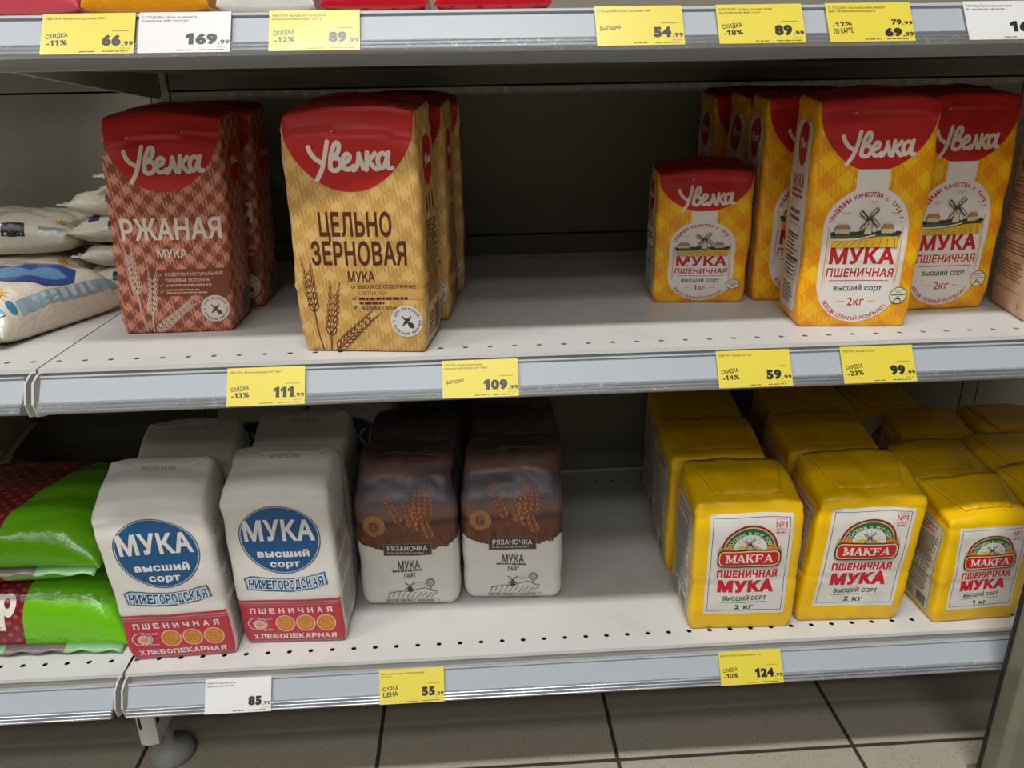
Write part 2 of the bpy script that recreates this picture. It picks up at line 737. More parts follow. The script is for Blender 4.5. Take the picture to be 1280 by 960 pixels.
class BagKind:
    """one kind of paper bag: size, paper, printed sheets"""

    def __init__(s, name, W, D, H, mat, sheets, flap=None, step=0.0042, **form):
        s.name, s.W, s.D, s.H, s.mat, s.form, s.flap = name, W, D, H, mat, form, flap
        s.gx = grid_lines(-W / 2, W / 2, step)
        s.gy = grid_lines(-D / 2, D / 2, step)
        s.gz = grid_lines(0, H, step)
        s.sheets = []
        for nm, parent, face, sh in sheets:
            a = s.gx if face in ('front', 'back', 'top') else s.gy
            b = s.gy if face == 'top' else s.gz
            V, F, M = sh.subdivided([q * 1000 for q in a], [q * 1000 for q in b])
            s.sheets.append((nm, parent, face, V, F, M, sh.mats))
        pts, faces, idx = [], [], {}

        def vid(p):
            k = tuple(round(float(c), 5) for c in p)
            if k not in idx:
                idx[k] = len(pts)
                pts.append(p)
            return idx[k]
        for face, a, b in (('front', s.gx, s.gz), ('back', s.gx, s.gz), ('left', s.gy, s.gz), ('right', s.gy, s.gz), ('top', s.gx, s.gy), ('bottom', s.gx, s.gy)):
            U, V = np.meshgrid(a, b, indexing='ij')
            P = face_point(face, W, D, H, U.ravel(), V.ravel())
            ids = [vid(p) for p in P]
            nb = len(b)
            for i in range(len(a) - 1):
                for j in range(nb - 1):
                    faces.append((ids[i * nb + j], ids[(i + 1) * nb + j], ids[(i + 1) * nb + j + 1], ids[i * nb + j + 1]))
        s.P = np.array(pts)
        s.F = faces

    def make(s, loc, yaw, seed, label, group=None, prints=True, **over):
        fm = dict(s.form)
        fm.update(over)
        fo = Former(s.W, s.D, s.H, seed, **fm)
        root = empty(s.name, loc, yaw)
        tag(root, label, 'flour bag', group)
        mesh_obj('paper_body', fo(s.P, np.zeros(len(s.P))), s.F, [s.mat], None, root, True)
        made = {}
        cache = {}
        if prints:
            for nm, parent, face, V, F, M, mats in s.sheets:
                a = np.array(s.gx if face in ('front', 'back', 'top') else s.gy)
                b = np.array(s.gy if face == 'top' else s.gz)
                if face not in cache:
                    U, T = np.meshgrid(a, b, indexing='ij')
                    Q = face_point(face, s.W, s.D, s.H, U.ravel(), T.ravel())
                    A0, A1 = fo(Q, 0.0), fo(Q, 0.001)
                    N = A1 - A0
                    N /= np.maximum(np.linalg.norm(N, axis=1), 1e-9)[:, None]
                    cache[face] = (A0.reshape(len(a), len(b), 3), N.reshape(len(a), len(b), 3))
                G, N = cache[face]
                fu = np.clip((V[:, 0] * 0.001 - a[0]) / (a[1] - a[0]), 0, len(a) - 1 - 1e-6)
                fv = np.clip((V[:, 1] * 0.001 - b[0]) / (b[1] - b[0]), 0, len(b) - 1 - 1e-6)
                iu, iv = fu.astype(int), fv.astype(int)
                tu, tv = (fu - iu)[:, None], (fv - iv)[:, None]

                def lerp(A):
                    return (A[iu, iv] * (1 - tu) + A[iu + 1, iv] * tu) * (1 - tv) + (A[iu, iv + 1] * (1 - tu) + A[iu + 1, iv + 1] * tu) * tv
                base = 0.0002 if parent is None else 0.0008
                step = min(0.00006, 0.0016 / max(1.0, V[:, 2].max()))
                o = mesh_obj(nm, lerp(G) + lerp(N) * (base + (1 if nm != 'logo_badge' else 0) * 0.00008 + V[:, 2] * step)[:, None], F, mats, M, made.get(parent, root), True)
                made[nm] = o
        if s.flap:
            s.add_flap(fo, root)
        return root

    def add_flap(s, fo, root):
        """the folded closing strip on top, with its tucked ends"""
        mat, y0, y1, inset = s.flap
        nu, nv = 22, 9
        V = []
        for lay in (0.0006, 0.0018):
            for i in range(nu + 1):
                for j in range(nv + 1):
                    t = j / nv
                    half = s.W / 2 - inset * (1 - t) - 0.004
                    V.append((-half + 2 * half * i / nu, (y0 + (y1 - y0) * t) * s.D, lay + 0.0006 * math.sin(i * 1.3) * (1 - t)))
        V = np.array(V)
        Q = np.stack([V[:, 0], V[:, 1], np.full(len(V), s.H)], 1)
        P = fo(Q, V[:, 2])
        n = (nu + 1) * (nv + 1)
        F = []
        for i in range(nu):
            for j in range(nv):
                a, b, c, d = i * (nv + 1) + j, (i + 1) * (nv + 1) + j, (i + 1) * (nv + 1) + j + 1, i * (nv + 1) + j + 1
                F.append((n + a, n + b, n + c, n + d))
                F.append((d, c, b, a))
        ring = [i * (nv + 1) for i in range(nu + 1)] + [nu * (nv + 1) + j for j in range(1, nv + 1)] + \
               [i * (nv + 1) + nv for i in range(nu - 1, -1, -1)] + [j for j in range(nv - 1, 0, -1)]
        for q in range(len(ring)):
            a, b = ring[q], ring[(q + 1) % len(ring)]
            F.append((a, b, n + b, n + a))
        mesh_obj('top_flap', P, F, [mat], None, root, True)


def at_front(kind, x0, y0, x1, y1):
    """bag whose front bottom edge runs from (x0, y0) to (x1, y1): base point and yaw"""
    yaw = math.atan2(y1 - y0, x1 - x0)
    cx, cy = (x0 + x1) / 2, (y0 + y1) / 2
    return (cx - math.sin(yaw) * kind.D / 2, cy + math.cos(yaw) * kind.D / 2), yaw


# ------------------------------------------------------------------ setting: floor, added light-blocking wall
M_FLOOR = new_mat('floor_tile', (168, 160, 145), 0.42)
nt = NT(M_FLOOR)
v, x, y, z = nt.obj()
TX, TY = 0.304, 0.304
fx = nt.m('FRACT', nt.m('DIVIDE', nt.m('SUBTRACT', x, 0.280 - 30 * TX), TX))
fy = nt.m('FRACT', nt.m('DIVIDE', nt.m('SUBTRACT', y, -0.008 - 30 * TY), TY))
gx_ = nt.m('LESS_THAN', nt.m('ABSOLUTE', nt.m('SUBTRACT', fx, 0.5)), 0.4915)
gy_ = nt.m('LESS_THAN', nt.m('ABSOLUTE', nt.m('SUBTRACT', fy, 0.5)), 0.4915)
tile = nt.m('MULTIPLY', gx_, gy_)
speck = nt.m('GREATER_THAN', nt.noise(v, 420, 1), 0.66)
dirt = nt.noise(v, 9, 4)
c = nt.mix(nt.m('MULTIPLY', speck, 0.55), lin((176, 168, 152)), lin((96, 88, 76)))
c = nt.mix(nt.m('MULTIPLY', dirt, 0.35), c, lin((140, 130, 112)))
c = nt.mix(tile, lin((64, 58, 50)), c)
nt.l.new(c, nt.b.inputs['Base Color'])
nt.bump(nt.m('ADD', tile, nt.m('MULTIPLY', nt.noise(v, 160, 2), 0.12)), 0.5, 0.0015)

M_WALL = new_mat('block_wall_paint', (150, 145, 135), 0.8)
nt = NT(M_WALL)
v, x, y, z = nt.obj()
nt.bump(nt.noise(v, 60, 3), 0.2, 0.002)

ZF = -0.553
fl = MB().box(-3.2, 3.2, -6.5, 0.62, ZF - 0.05, ZF).build('floor', M_FLOOR)
tag(fl, 'beige speckled ceramic floor tiles with dark grout under the shelving', 'floor', kind='structure')
wl = MB().box(-3.2, 3.2, 0.62, 0.72, ZF - 0.05, 2.2).build('light_block_wall', M_WALL)  # added unseen wall, blocks world light coming from behind the shelving
tag(wl, 'plain unseen wall added behind the shelving to block light', 'wall', kind='structure')

# ------------------------------------------------------------------ shelving
M_STEEL = new_mat('painted_steel', (205, 205, 202), 0.42)
nt = NT(M_STEEL)
v, x, y, z = nt.obj()
dn = nt.noise(v, 14, 5)
nt.l.new(nt.mix(nt.m('MULTIPLY', nt.m('GREATER_THAN', dn, 0.60), 0.10), lin((206, 206, 203)), lin((170, 166, 158))), nt.b.inputs['Base Color'])
M_PANEL = new_mat('back_panel_paint', (132, 128, 112), 0.6)
nt = NT(M_PANEL)
v, x, y, z = nt.obj()
nt.l.new(nt.mix(nt.noise(v, 5, 3), lin((126, 122, 107)), lin((140, 136, 120))), nt.b.inputs['Base Color'])
M_UNDER = new_mat('underside_darkened', (120, 114, 104), 0.6)  # darker than the white shelf steel, to dim light bounced onto the goods
M_DARKGAP = new_mat('slot_seam_dark', (22, 22, 22), 0.7)  # near-black for the leg slots and the sheet added behind the seams
M_FOOT = new_mat('grey_rubber', (150, 152, 150), 0.6)

M_RAIL = new_mat('price_rail_plastic', (172, 180, 188), 0.42, spec=0.35, coat=0.12, coat_rough=0.30)
nt = NT(M_RAIL)
v, x, y, z = nt.obj()
mp = nt.n.new('ShaderNodeMapping')
mp.inputs['Scale'].default_value = (6, 160, 160)
nt.l.new(v, mp.inputs[0])
nt.bump(nt.noise(mp.outputs[0], 3.0, 2), 0.10, 0.0008)
M_RIB = new_mat('price_rail_rib', (176, 180, 184), 0.30, metal=0.6, spec=0.5)
nt = NT(M_RIB)
v, x, y, z = nt.obj()
scr = nt.m('GREATER_THAN', nt.noise(v, 260, 3, 1.0), 0.63)
zone = nt.m('GREATER_THAN', nt.noise(v, 7, 1), 0.52)
nt.l.new(nt.mix(nt.m('MULTIPLY', nt.m('MULTIPLY', scr, zone), 0.8), lin((176, 180, 184)), lin((222, 222, 218))), nt.b.inputs['Base Color'])


def deck_mesh(x0, x1, y0, y1, z, holes, rows, parent):
    V, F = [], []

    def quad(a, b, c_, d):
        n = len(V)
        V.extend((a, b, c_, d))
        F.append((n, n + 1, n + 2, n + 3))
    bands = []
    for yr in rows:
        bands.append((yr - 0.008, yr + 0.008, yr))
    yy = y0
    for b0, b1, yr in bands:
        quad((x0, yy, z), (x1, yy, z), (x1, b0, z), (x0, b0, z))
        xx = x0
        for hx in holes:
            quad((xx, b0, z), (hx - 0.008, b0, z), (hx - 0.008, b1, z), (xx, b1, z))
            xx = hx + 0.008
            n = len(V)
            R = 0.0030
            for k in range(16):
                a = 2 * PI * k / 16
                ca, sa = math.cos(a), math.sin(a)
                m = 0.008 / max(abs(ca), abs(sa))
                V.extend(((hx + R * ca, yr + R * sa, z), (hx + m * ca, yr + m * sa, z), (hx + R * ca, yr + R * sa, z - 0.0008)))
            for k in range(16):
                j = (k + 1) % 16
                F.append((n + 3 * k, n + 3 * k + 1, n + 3 * j + 1, n + 3 * j))
                F.append((n + 3 * k + 2, n + 3 * k, n + 3 * j, n + 3 * j + 2))
        quad((xx, b0, z), (x1, b0, z), (x1, b1, z), (xx, b1, z))
        yy = b1
    quad((x0, yy, z), (x1, yy, z), (x1, y1, z), (x0, y1, z))
    # rolled edges
    quad((x0, y0, z), (x1, y0, z), (x1, y0 - 0.001, z - 0.004), (x0, y0 - 0.001, z - 0.004))
    quad((x0, y0 - 0.001, z - 0.004), (x1, y0 - 0.001, z - 0.004), (x1, y0 + 0.004, z - 0.0045), (x0, y0 + 0.004, z - 0.0045))
    for xe in (x0, x1):
        quad((xe, y0, z), (xe, y1, z), (xe, y1, z - 0.012), (xe, y0, z - 0.012))
    quad((x0, y1, z), (x1, y1, z), (x1, y1, z + 0.004), (x0, y1, z + 0.004))
    return mesh_obj('deck', V, F, [M_STEEL], None, parent)


RAIL_T = (-0.0370, -0.0015)      # top and bottom of the sloping ticket face, relative to the deck (y, z)
RAIL_B = (-0.0575, -0.0325)


def shelf(label, x0, x1, zd, y1, holes, dy=0.0, ends=(True, True), group=None):
    root = empty('shelf', (0, dy, zd))
    tag(root, label, 'shelf', group)
    deck_mesh(x0, x1, -0.023, y1 - dy, 0.0, holes, (0.0, y1 - dy - 0.036), root)
    # white steel front under the deck and closed underside
    MB().extrude([(-0.019, -0.0046), (-0.022, -0.030), (-0.034, -0.043), (-0.020, -0.043), (-0.012, -0.036), (-0.012, -0.0046)],
                 x0 + 0.001, x1 - 0.001).build('front_fold', M_STEEL, root)
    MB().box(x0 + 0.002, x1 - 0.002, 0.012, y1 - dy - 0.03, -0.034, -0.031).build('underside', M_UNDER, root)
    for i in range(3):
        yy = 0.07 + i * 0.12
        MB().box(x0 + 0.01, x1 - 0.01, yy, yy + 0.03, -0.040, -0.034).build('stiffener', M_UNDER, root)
    # ticket rail: lip, flat channel, ribs
    a, b = x0 + 0.009, x1 - 0.004
    ty, tz = RAIL_T
    by, bz = RAIL_B
    ux, uz = by - ty, bz - tz
    nl = math.hypot(ux, uz)
    nx, nz = uz / nl, -ux / nl           # outward (towards the aisle and up)

    def pt(t, o):
        return (ty + ux * t + nx * o, tz + uz * t + nz * o)
    MB().extrude([pt(0.02, -0.0005), pt(0.035, 0.0010), pt(0.075, 0.0010), pt(0.09, -0.0012), pt(0.70, -0.0012), pt(0.72, 0.0), pt(0.72, -0.0035), pt(0.02, -0.0035)], a, b).build('ticket_channel', M_RAIL, root)
    prof = []
    for i in range(25):
        t = 0.725 + 0.275 * i / 24
        prof.append(pt(t, 0.0002 + 0.0022 * abs(math.sin(i / 24 * PI * 3.0))))
    prof += [pt(1.0, -0.003), pt(0.725, -0.003)]
    MB().extrude(prof, a, b).build('rail_ribs', M_RIB, root, smooth=False)
    for e, xe in ((ends[0], x0 + 0.0015), (ends[1], x1 - 0.0035)):
        if e:
            MB().extrude([(-0.031, -0.003), (-0.042, -0.008), (-0.050, -0.026), (-0.046, -0.040), (-0.034, -0.044), (0.02, -0.044), (0.02, -0.003)],
                         xe, xe + 0.002).build('end_plate', M_STEEL, root)
            MB().extrude([(0.0, -0.013), (0.0, -0.038), (0.405 - dy, -0.072), (0.415 - dy, -0.066), (0.42 - dy, -0.013)], xe, xe + 0.0025).build('bracket', M_STEEL, root)
    return root


ZM, ZT, ZL = 0.0, 0.307, -0.3705
H_MAIN = [0.0125 + 0.025 * i for i in range(0, 49)]
H_LEFT = [-0.0125 - 0.025 * i for i in range(0, 22)][::-1]
shelf('upper white shelf at the top edge of the photo', 0.003, 1.25, ZT, 0.4275, H_MAIN)
shelf('middle white shelf of the wide bay, carrying the rye and wholegrain bags', 0.003, 1.25, ZM, 0.4275, H_MAIN)
shelf('bottom white shelf of the wide bay, carrying white, brown and yellow bags', 0.012, 1.25, ZL, 0.4275, [q + 0.0045 for q in H_MAIN], 0.006)
shelf('higher shelf of the left neighbouring bay above the white sacks', -0.56, 0.001, 0.60, 0.4275, H_LEFT)
shelf('left neighbouring shelf carrying the flat white plastic sacks', -0.56, 0.001, ZM, 0.4275, H_LEFT)
shelf('left neighbouring bottom shelf carrying the green and burgundy sacks', -0.56, 0.009, ZL, 0.4275, H_LEFT, 0.006)

frame = empty('shelving_frame', (0, 0.45, ZF))
tag(frame, 'grey steel shelving frame: uprights, dark back panels and a slotted leg on a round foot', 'shelving')
seams = [-0.40, -0.177, 0.034, 0.245, 0.456]
for xa, xb in ((-0.60, -0.014), (0.014, 1.238), (1.266, 1.90)):
    MB().box(xa, xb, -0.009, -0.006, 0.02, 0.62 - ZF).build('seam_light_block', M_DARKGAP, frame)  # dark sheet added behind the panels to stop light showing through the seams
    for za, zb in zip(seams[:-1], seams[1:]):
        MB().box(xa, xb, -0.02, -0.01, za + 0.0012 - ZF, zb - 0.0012 - ZF).build('back_panel', M_PANEL, frame, bevel=0.0008)
for xu in (0.0, 1.252):
    MB().prism([(xu - 0.0125, -0.0205), (xu + 0.0125, -0.0205), (xu + 0.0125, 0.010), (xu - 0.0125, 0.010)], 0.0, 0.62 - ZF).build('upright', M_PANEL, frame, bevel=0.001)
for xu in (0.010, 1.250):
    leg = MB().prism([(xu - 0.010, -0.447), (xu - 0.001, -0.450), (xu + 0.001, -0.450), (xu + 0.012, -0.447), (xu + 0.012, -0.392), (xu - 0.010, -0.392)], 0.058, 0.150).build('leg', M_STEEL, frame, bevel=0.0008)
    s2 = MB()
    for zz in (0.084, 0.124):
        s2.box(xu - 0.0065, xu - 0.0035, -0.4495, -0.4475, zz, zz + 0.016)
        s2.box(xu + 0.0113, xu + 0.0125, -0.443, -0.436, zz, zz + 0.016)
    s2.build('slot_row', M_DARKGAP, leg)
    MB().lathe([(0.0, 0.0), (0.027, 0.0), (0.0285, 0.003), (0.0275, 0.008), (0.021, 0.018), (0.009, 0.023), (0.006, 0.026), (0.006, 0.062), (0.0, 0.062)], xu + 0.004, -0.405, 40).build('foot_pad', M_FOOT, frame, smooth=True)

# free-standing post at the right
M_POST = new_mat('dull_metal', (128, 126, 108), 0.38, metal=0.2)
nt = NT(M_POST)
v, x, y, z = nt.obj()
nt.l.new(nt.mix(nt.noise(v, 16, 3), lin((112, 112, 98)), lin((146, 142, 122))), nt.b.inputs['Base Color'])
pr = empty('metal_post', (1.036, -0.08, ZF))
tag(pr, 'upright dull metal post in the bottom right corner, in front of the bottom shelf', 'post')
MB().prism([(-0.022, -0.012), (-0.014, -0.018), (0.020, -0.018), (0.024, -0.012), (0.024, 0.014), (-0.022, 0.014)], 0.004, 0.60).build('post', M_POST, pr, bevel=0.002)
MB().box(-0.0240, -0.0212, 0.0105, 0.0155, 0.004, 0.60).build('edge_strip', new_mat('black_rubber', (30, 30, 28), 0.6), pr, bevel=0.0006)
MB().box(-0.024, 0.034, -0.026, 0.03, 0.0, 0.005).build('base_plate', M_POST, pr, bevel=0.001)

# ------------------------------------------------------------------ printed artwork
RND = random.Random(7)
WHITE, CREAM = (228, 224, 218), (232, 222, 208)
RED = (192, 30, 28)
GREEN, DGREEN = (72, 96, 40), (30, 78, 46)


def arch_top(W, H, h, mat, sh):
    """the rounded red badge that hangs over the top of the front"""
    pts = [(W / 2 * math.cos(a), H - h * abs(math.sin(a)) ** 1.0) for a in [PI * i / 48 for i in range(49)]]
    sh.poly([(W / 2, H)] + pts[1:-1] + [(-W / 2, H)], mat)


def seal(sh, cx, cz, r, dark, paper):
    sh.ell(cx, cz, r, r, ink(paper))
    sh.arc_text('ДЛЯ ВКУСНОЙ', cx, cz, r * 0.80, PI / 2, 2.4, r * 0.17, ink(dark))
    sh.arc_text('И ПОЛЕЗНОЙ ВЫПЕЧКИ', cx, cz, r * 0.80, -PI / 2, 3.3, r * 0.16, ink(dark), inward=True)
    for a in (0.75, -0.75):
        dx, dz = math.sin(a) * r * 0.42, math.cos(a) * r * 0.42
        sh.line([(cx - dx, cz - dz), (cx + dx, cz + dz)], r * 0.09, ink(dark))
        sh.line([(cx - dx * .55, cz - dz * .55), (cx + dx * .55, cz + dz * .55)], r * 0.20 if a > 0 else r * 0.12, ink(dark))
    sh.ell(cx + r * .26, cz - r * .26, r * .16, r * .24, ink(dark), rot=0.75)


def tick(sh, x, z, mat):
    sh.line([(x - 1.6, z + 0.6), (x - 0.4, z - 1.2), (x + 2.4, z + 1.6)], 0.9, mat)


def big_logo_sheet(W, H, h, logo_z, logo_w, paper=CREAM):
    sh = Sheet()
    arch_top(W, H, h, ink(RED), sh)
    sh.logo(0, logo_z, logo_w, ink(paper))
    return sh


def red_top(W, D):
    return Sheet().rect(-W / 2, W / 2, -D / 2, D / 2, ink((168, 26, 25)))


# --- rye
def rye_front(W, H):
    sh = Sheet()
    cr = ink(CREAM)
    sh.text('РЖАНАЯ', 3, H * 0.497, 23, cr, w=102, bold=0.03)
    sh.text('МУКА', 2, H * 0.385, 9.5, cr, w=31, bold=0.015)
    br = ink((128, 66, 50))
    sh.rect(-28, W / 2, 42, 71, br)
    lt = ink((226, 190, 172))
    sh.text('СОДЕРЖИТ НАТУРАЛЬНЫЕ', 22, 65.5, 3.6, lt, w=60, bold=0.02)
    sh.text('ПИЩЕВЫЕ ВОЛОКНА', 15, 59, 3.6, lt, w=46, bold=0.02)
    dm = ink((206, 160, 140))
    for zz in (65, 54, 47):
        tick(sh, -13, zz, dm)
    sh.dashes(-8, 44, 51.5, 55.5, 1, dm, RND)
    sh.dashes(-8, 36, 44, 50, 2, dm, RND)
    wh, wd = ink((226, 200, 180)), ink((170, 112, 92))
    sh.ear(-34, 2, -0.10, 42, 48, wh, wd, 1.5, 12)
    sh.ear(-27, 2, 0.10, 40, 24, wh, wd, 1.5, 12)
    sh.ear(-24, 2, 0.92, 50, 6, wh, wd, 1.5, 10)
    seal(sh, 42, 27, 15, (96, 60, 48), (222, 212, 202))
    return sh


def side_print(D, H, ink_col, red_badge=True, badge_z=0.78, white=None, rows=24):
    sh = Sheet()
    w = D * 0.5
    if white:
        sh.rrect(-w * 0.74, w * 0.74, H * 0.05, H * 0.90, w * 0.34, ink(white))
    if red_badge:
        sh.ell(0, H * badge_z, w * 0.46, w * 0.46 * 1.25, ink(RED))
        sh.logo(0, H * badge_z, w * 0.72, ink(CREAM))
    d = ink(ink_col)
    if white:
        r = ink((186, 40, 40))
        sh.text('МУКА', 0, H * 0.64, H * 0.058, r, w=w * 1.0, bold=0.03)
        sh.dashes(-w * .5, w * .5, H * 0.56, H * 0.61, 2, r, RND, 0.6)
        sh.dashes(-w * .5, w * .5, H * 0.46, H * 0.52, 2, d, RND)
        sh.frame(-w * .52, w * .52, H * 0.20, H * 0.45, 0.6, d)
        sh.rect(-w * .52, w * .52, H * 0.40, H * 0.408, d)
        sh.rect(-w * .52, w * .52, H * 0.285, H * 0.293, d)
        sh.dashes(-w * .46, w * .46, H * 0.21, H * 0.40, 10, d, RND, 0.4)
        sh.dashes(-w * .5, w * .5, H * 0.08, H * 0.18, 6, d, RND, 0.4)
    else:
        for q in (-0.3, 0.0, 0.3):
            sh.ear(q * w, H * 0.565, q * 0.6, 16, 4, d, None, 0.8, 4)
        sh.dashes(-w * .62, w * .62, H * 0.20, H * 0.54, rows, d, RND, 0.42)
        sh.rect(w * 0.05, w * 0.62, H * 0.05, H * 0.16, ink((96, 92, 92)))
        sh.dashes(-w * .62, -w * 0.05, H * 0.05, H * 0.16, 5, d, RND, 0.4)
    return sh


# --- wholegrain
def wholegrain_front(W, H):
    sh = Sheet()
    br = ink((84, 40, 22))
    sh.text('ЦЕЛЬНО', 1, H * 0.545, 23, br, w=70, bold=0.025)
    sh.text('ЗЕРНОВАЯ', 2, H * 0.428, 23, br, w=92, bold=0.025)
    sh.text('МУКА', 3, H * 0.333, 10.5, br, w=26, bold=0.02)
    sh.rect(-8, W / 2, 55, 72, ink((204, 160, 88)))
    sh.text('ВЫСОКОЕ СОДЕРЖАНИЕ', 27, 67.5, 3.8, br, w=56, bold=0.03)
    sh.text('КЛЕТЧАТКИ', 12, 61.5, 3.6, br, w=27, bold=0.0)
    for zz in (67, 56, 47):
        tick(sh, -6, zz, br)
    sh.dashes(-1, 58, 54.5, 57.5, 1, br, RND, 0.8)
    sh.dashes(-1, 26, 50, 53, 1, br, RND, 0.7)
    sh.text('МЕДЛЕННЫЕ УГЛЕВОДЫ', 18, 46.5, 3.0, br, w=34, bold=0.01)
    wd, wg = ink((104, 60, 26)), ink((222, 178, 104))
    sh.ear(-44, 1, -0.07, 40, 46, wd, wg, 1.5, 13)
    sh.ear(-36, 1, 0.17, 42, 22, wd, wg, 1.6, 13)
    sh.ear(-31, 1, 0.83, 50, 8, wd, wg, 1.6, 11)
    seal(sh, 44, 33, 16, (60, 58, 60), (218, 214, 214))
    return sh


# --- wheat flour with the mill in an oval
def mill(sh, x, z, k, dark, pale):
    sh.poly([(x - 4 * k, z), (x + 4 * k, z), (x + 2.6 * k, z + 13 * k), (x - 2.6 * k, z + 13 * k)], dark)
    sh.poly([(x - 3.3 * k, z + .5), (x + 3.3 * k, z + .5), (x + 2.1 * k, z + 12.4 * k), (x - 2.1 * k, z + 12.4 * k)], pale)
    sh.poly(sh.ell_pts(x, z + 13 * k, 3.0 * k, 3.0 * k, 12, 0, PI), dark)
    for a in (0.8, 0.8 + PI / 2, 0.8 + PI, 0.8 + 1.5 * PI):
        c, s_ = math.cos(a), math.sin(a)
        p = (x, z + 14 * k)
        sh.line([p, (p[0] + c * 11 * k, p[1] + s_ * 11 * k)], 0.9 * k, dark)
        q = [(2.5, 0.2), (11, 0.2), (11, 3.2), (2.5, 3.2)]
        sh.poly([(p[0] + (c * u - s_ * w) * k, p[1] + (s_ * u + c * w) * k) for u, w in q], dark)
        q = [(3.2, 0.9), (10.4, 0.9), (10.4, 2.5), (3.2, 2.5)]
        sh.poly([(p[0] + (c * u - s_ * w) * k, p[1] + (s_ * u + c * w) * k) for u, w in q], pale)


def wheat_label(sx, sz, weight):
    lab, pic = Sheet(sx, sz), Sheet(sx, sz)
    wh = ink((232, 226, 220))
    for sd in (-1, 1):
        lab.line([(sd * 19, 140), (sd * 19, 161)], 1.0, ink((210, 140, 60)))
    lab.rect(-16, 16, 136, 163, wh)
    pts = lab.ell_pts(0, 104, 42, 42, 28, 0, PI) + lab.ell_pts(0, 48, 42, 42, 28, PI, 2 * PI)
    lab.poly(pts, wh)
    org = ink((218, 160, 90))
    for sd in (-1, 1):
        lab.line([(sd * 36.5, 44), (sd * 36.5, 106)], 1.1, org)
        lab.line([(sd * 34.6, 50), (sd * 34.6, 100)], 0.5, org)
    rd = ink((190, 32, 42))
    lab.arc_text('ТРАДИЦИИ КАЧЕСТВА с 1959 г.', 0, 103, 36, PI / 2, 2.75, 4.6, rd, 0.03)
    lab.arc_text('ВСЕГДА ОТЛИЧНЫЙ РЕЗУЛЬТАТ!', 0, 47.5, 37.5, -PI / 2 - 0.05, 2.0, 4.2, rd, 0.02, inward=True)
    lab.text('МУКА', 0, 77, 17.5, rd, w=65, bold=0.045)
    lab.text('ПШЕНИЧНАЯ', 0, 59.5, 9.2, rd, w=67, bold=0.03, shear=0.06)
    lab.rect(-30, 30, 50.5, 51.3, rd)
    gr = ink((44, 66, 48))
    lab.text('высший сорт', 0, 43.5, 6.4, gr, w=49, bold=0.02)
    lab.text(weight, 0, 29, 9.0, rd, w=17 if weight[0] == '2' else 15, bold=0.012)
    for sd in (-1, 1):
        lab.line([(sd * 12, 29), (sd * 20, 29)], 0.8, org)
    k = ink((50, 46, 44))
    lab.ell(42.5, 35, 9.2, 9.2, ink((236, 226, 200)))
    lab.ring(42.5, 35, 9.2, 9.2, 0.8, k)
    lab.text('ГОСТ', 42.5, 39.5, 3.2, k, w=10, bold=0.0)
    lab.rect(35, 50, 35.2, 36, k)
    lab.line([(38.5, 28.6), (42.5, 34.2), (46.5, 28.6)], 1.1, k)
    lab.rect(39.8, 45.2, 31, 31.8, k)
    # the picture
    g1, g2, ye, br = ink((82, 96, 46)), ink((48, 64, 32)), ink((226, 178, 50)), ink((90, 72, 54))
    pic.poly([(-34, 95), (34, 95), (34, 100), (20, 101.5), (6, 99), (-12, 102), (-34, 98.5)], g1)
    for i in range(11):
        pic.ell(-32 + i * 6.4, 99.5 + (i % 3), 3.4, 2.0, g2, n=12)
    pic.poly([(-33, 86), (33, 86), (33, 97), (12, 96.5), (-6, 93), (-33, 92)], ye)
    for i in range(9):
        pic.line([(-30 + i * 7.5, 86.5), (-22 + i * 6.4, 92 + i * 0.4)], 0.5, br)
    pic.line([(-33, 93.5), (-8, 94.5), (10, 98)], 1.3, ink((232, 220, 196)))
    for hx, s in ((-24, 1.0), (21, 0.8)):
        pic.poly([(hx - 7 * s, 100), (hx + 7 * s, 100), (hx + 7 * s, 105), (hx - 7 * s, 105)], ink((206, 190, 166)))
        pic.poly([(hx - 8.5 * s, 104.6), (hx + 8.5 * s, 104.6), (hx + 5.5 * s, 109), (hx - 4.5 * s, 109)], ink((172, 128, 74)))
        pic.line([(hx - 7 * s, 100), (hx - 7 * s, 105), (hx - 4.5 * s, 109)], 0.5, br)
    mill(pic, 2, 98.5, 1.15, br, ink((214, 200, 178)))
    for bx, bz in ((-22, 120), (26, 120), (4, 131), (-6, 117)):
        pic.line([(bx - 4, bz), (bx - 1.6, bz + 1.2), (bx, bz - 0.4), (bx + 1.6, bz + 1.2), (bx + 4, bz)], 0.5, br)
    return lab, pic


# --- white bag with round blue badge
BLUE, CRIM = (22, 84, 136), (192, 56, 72)


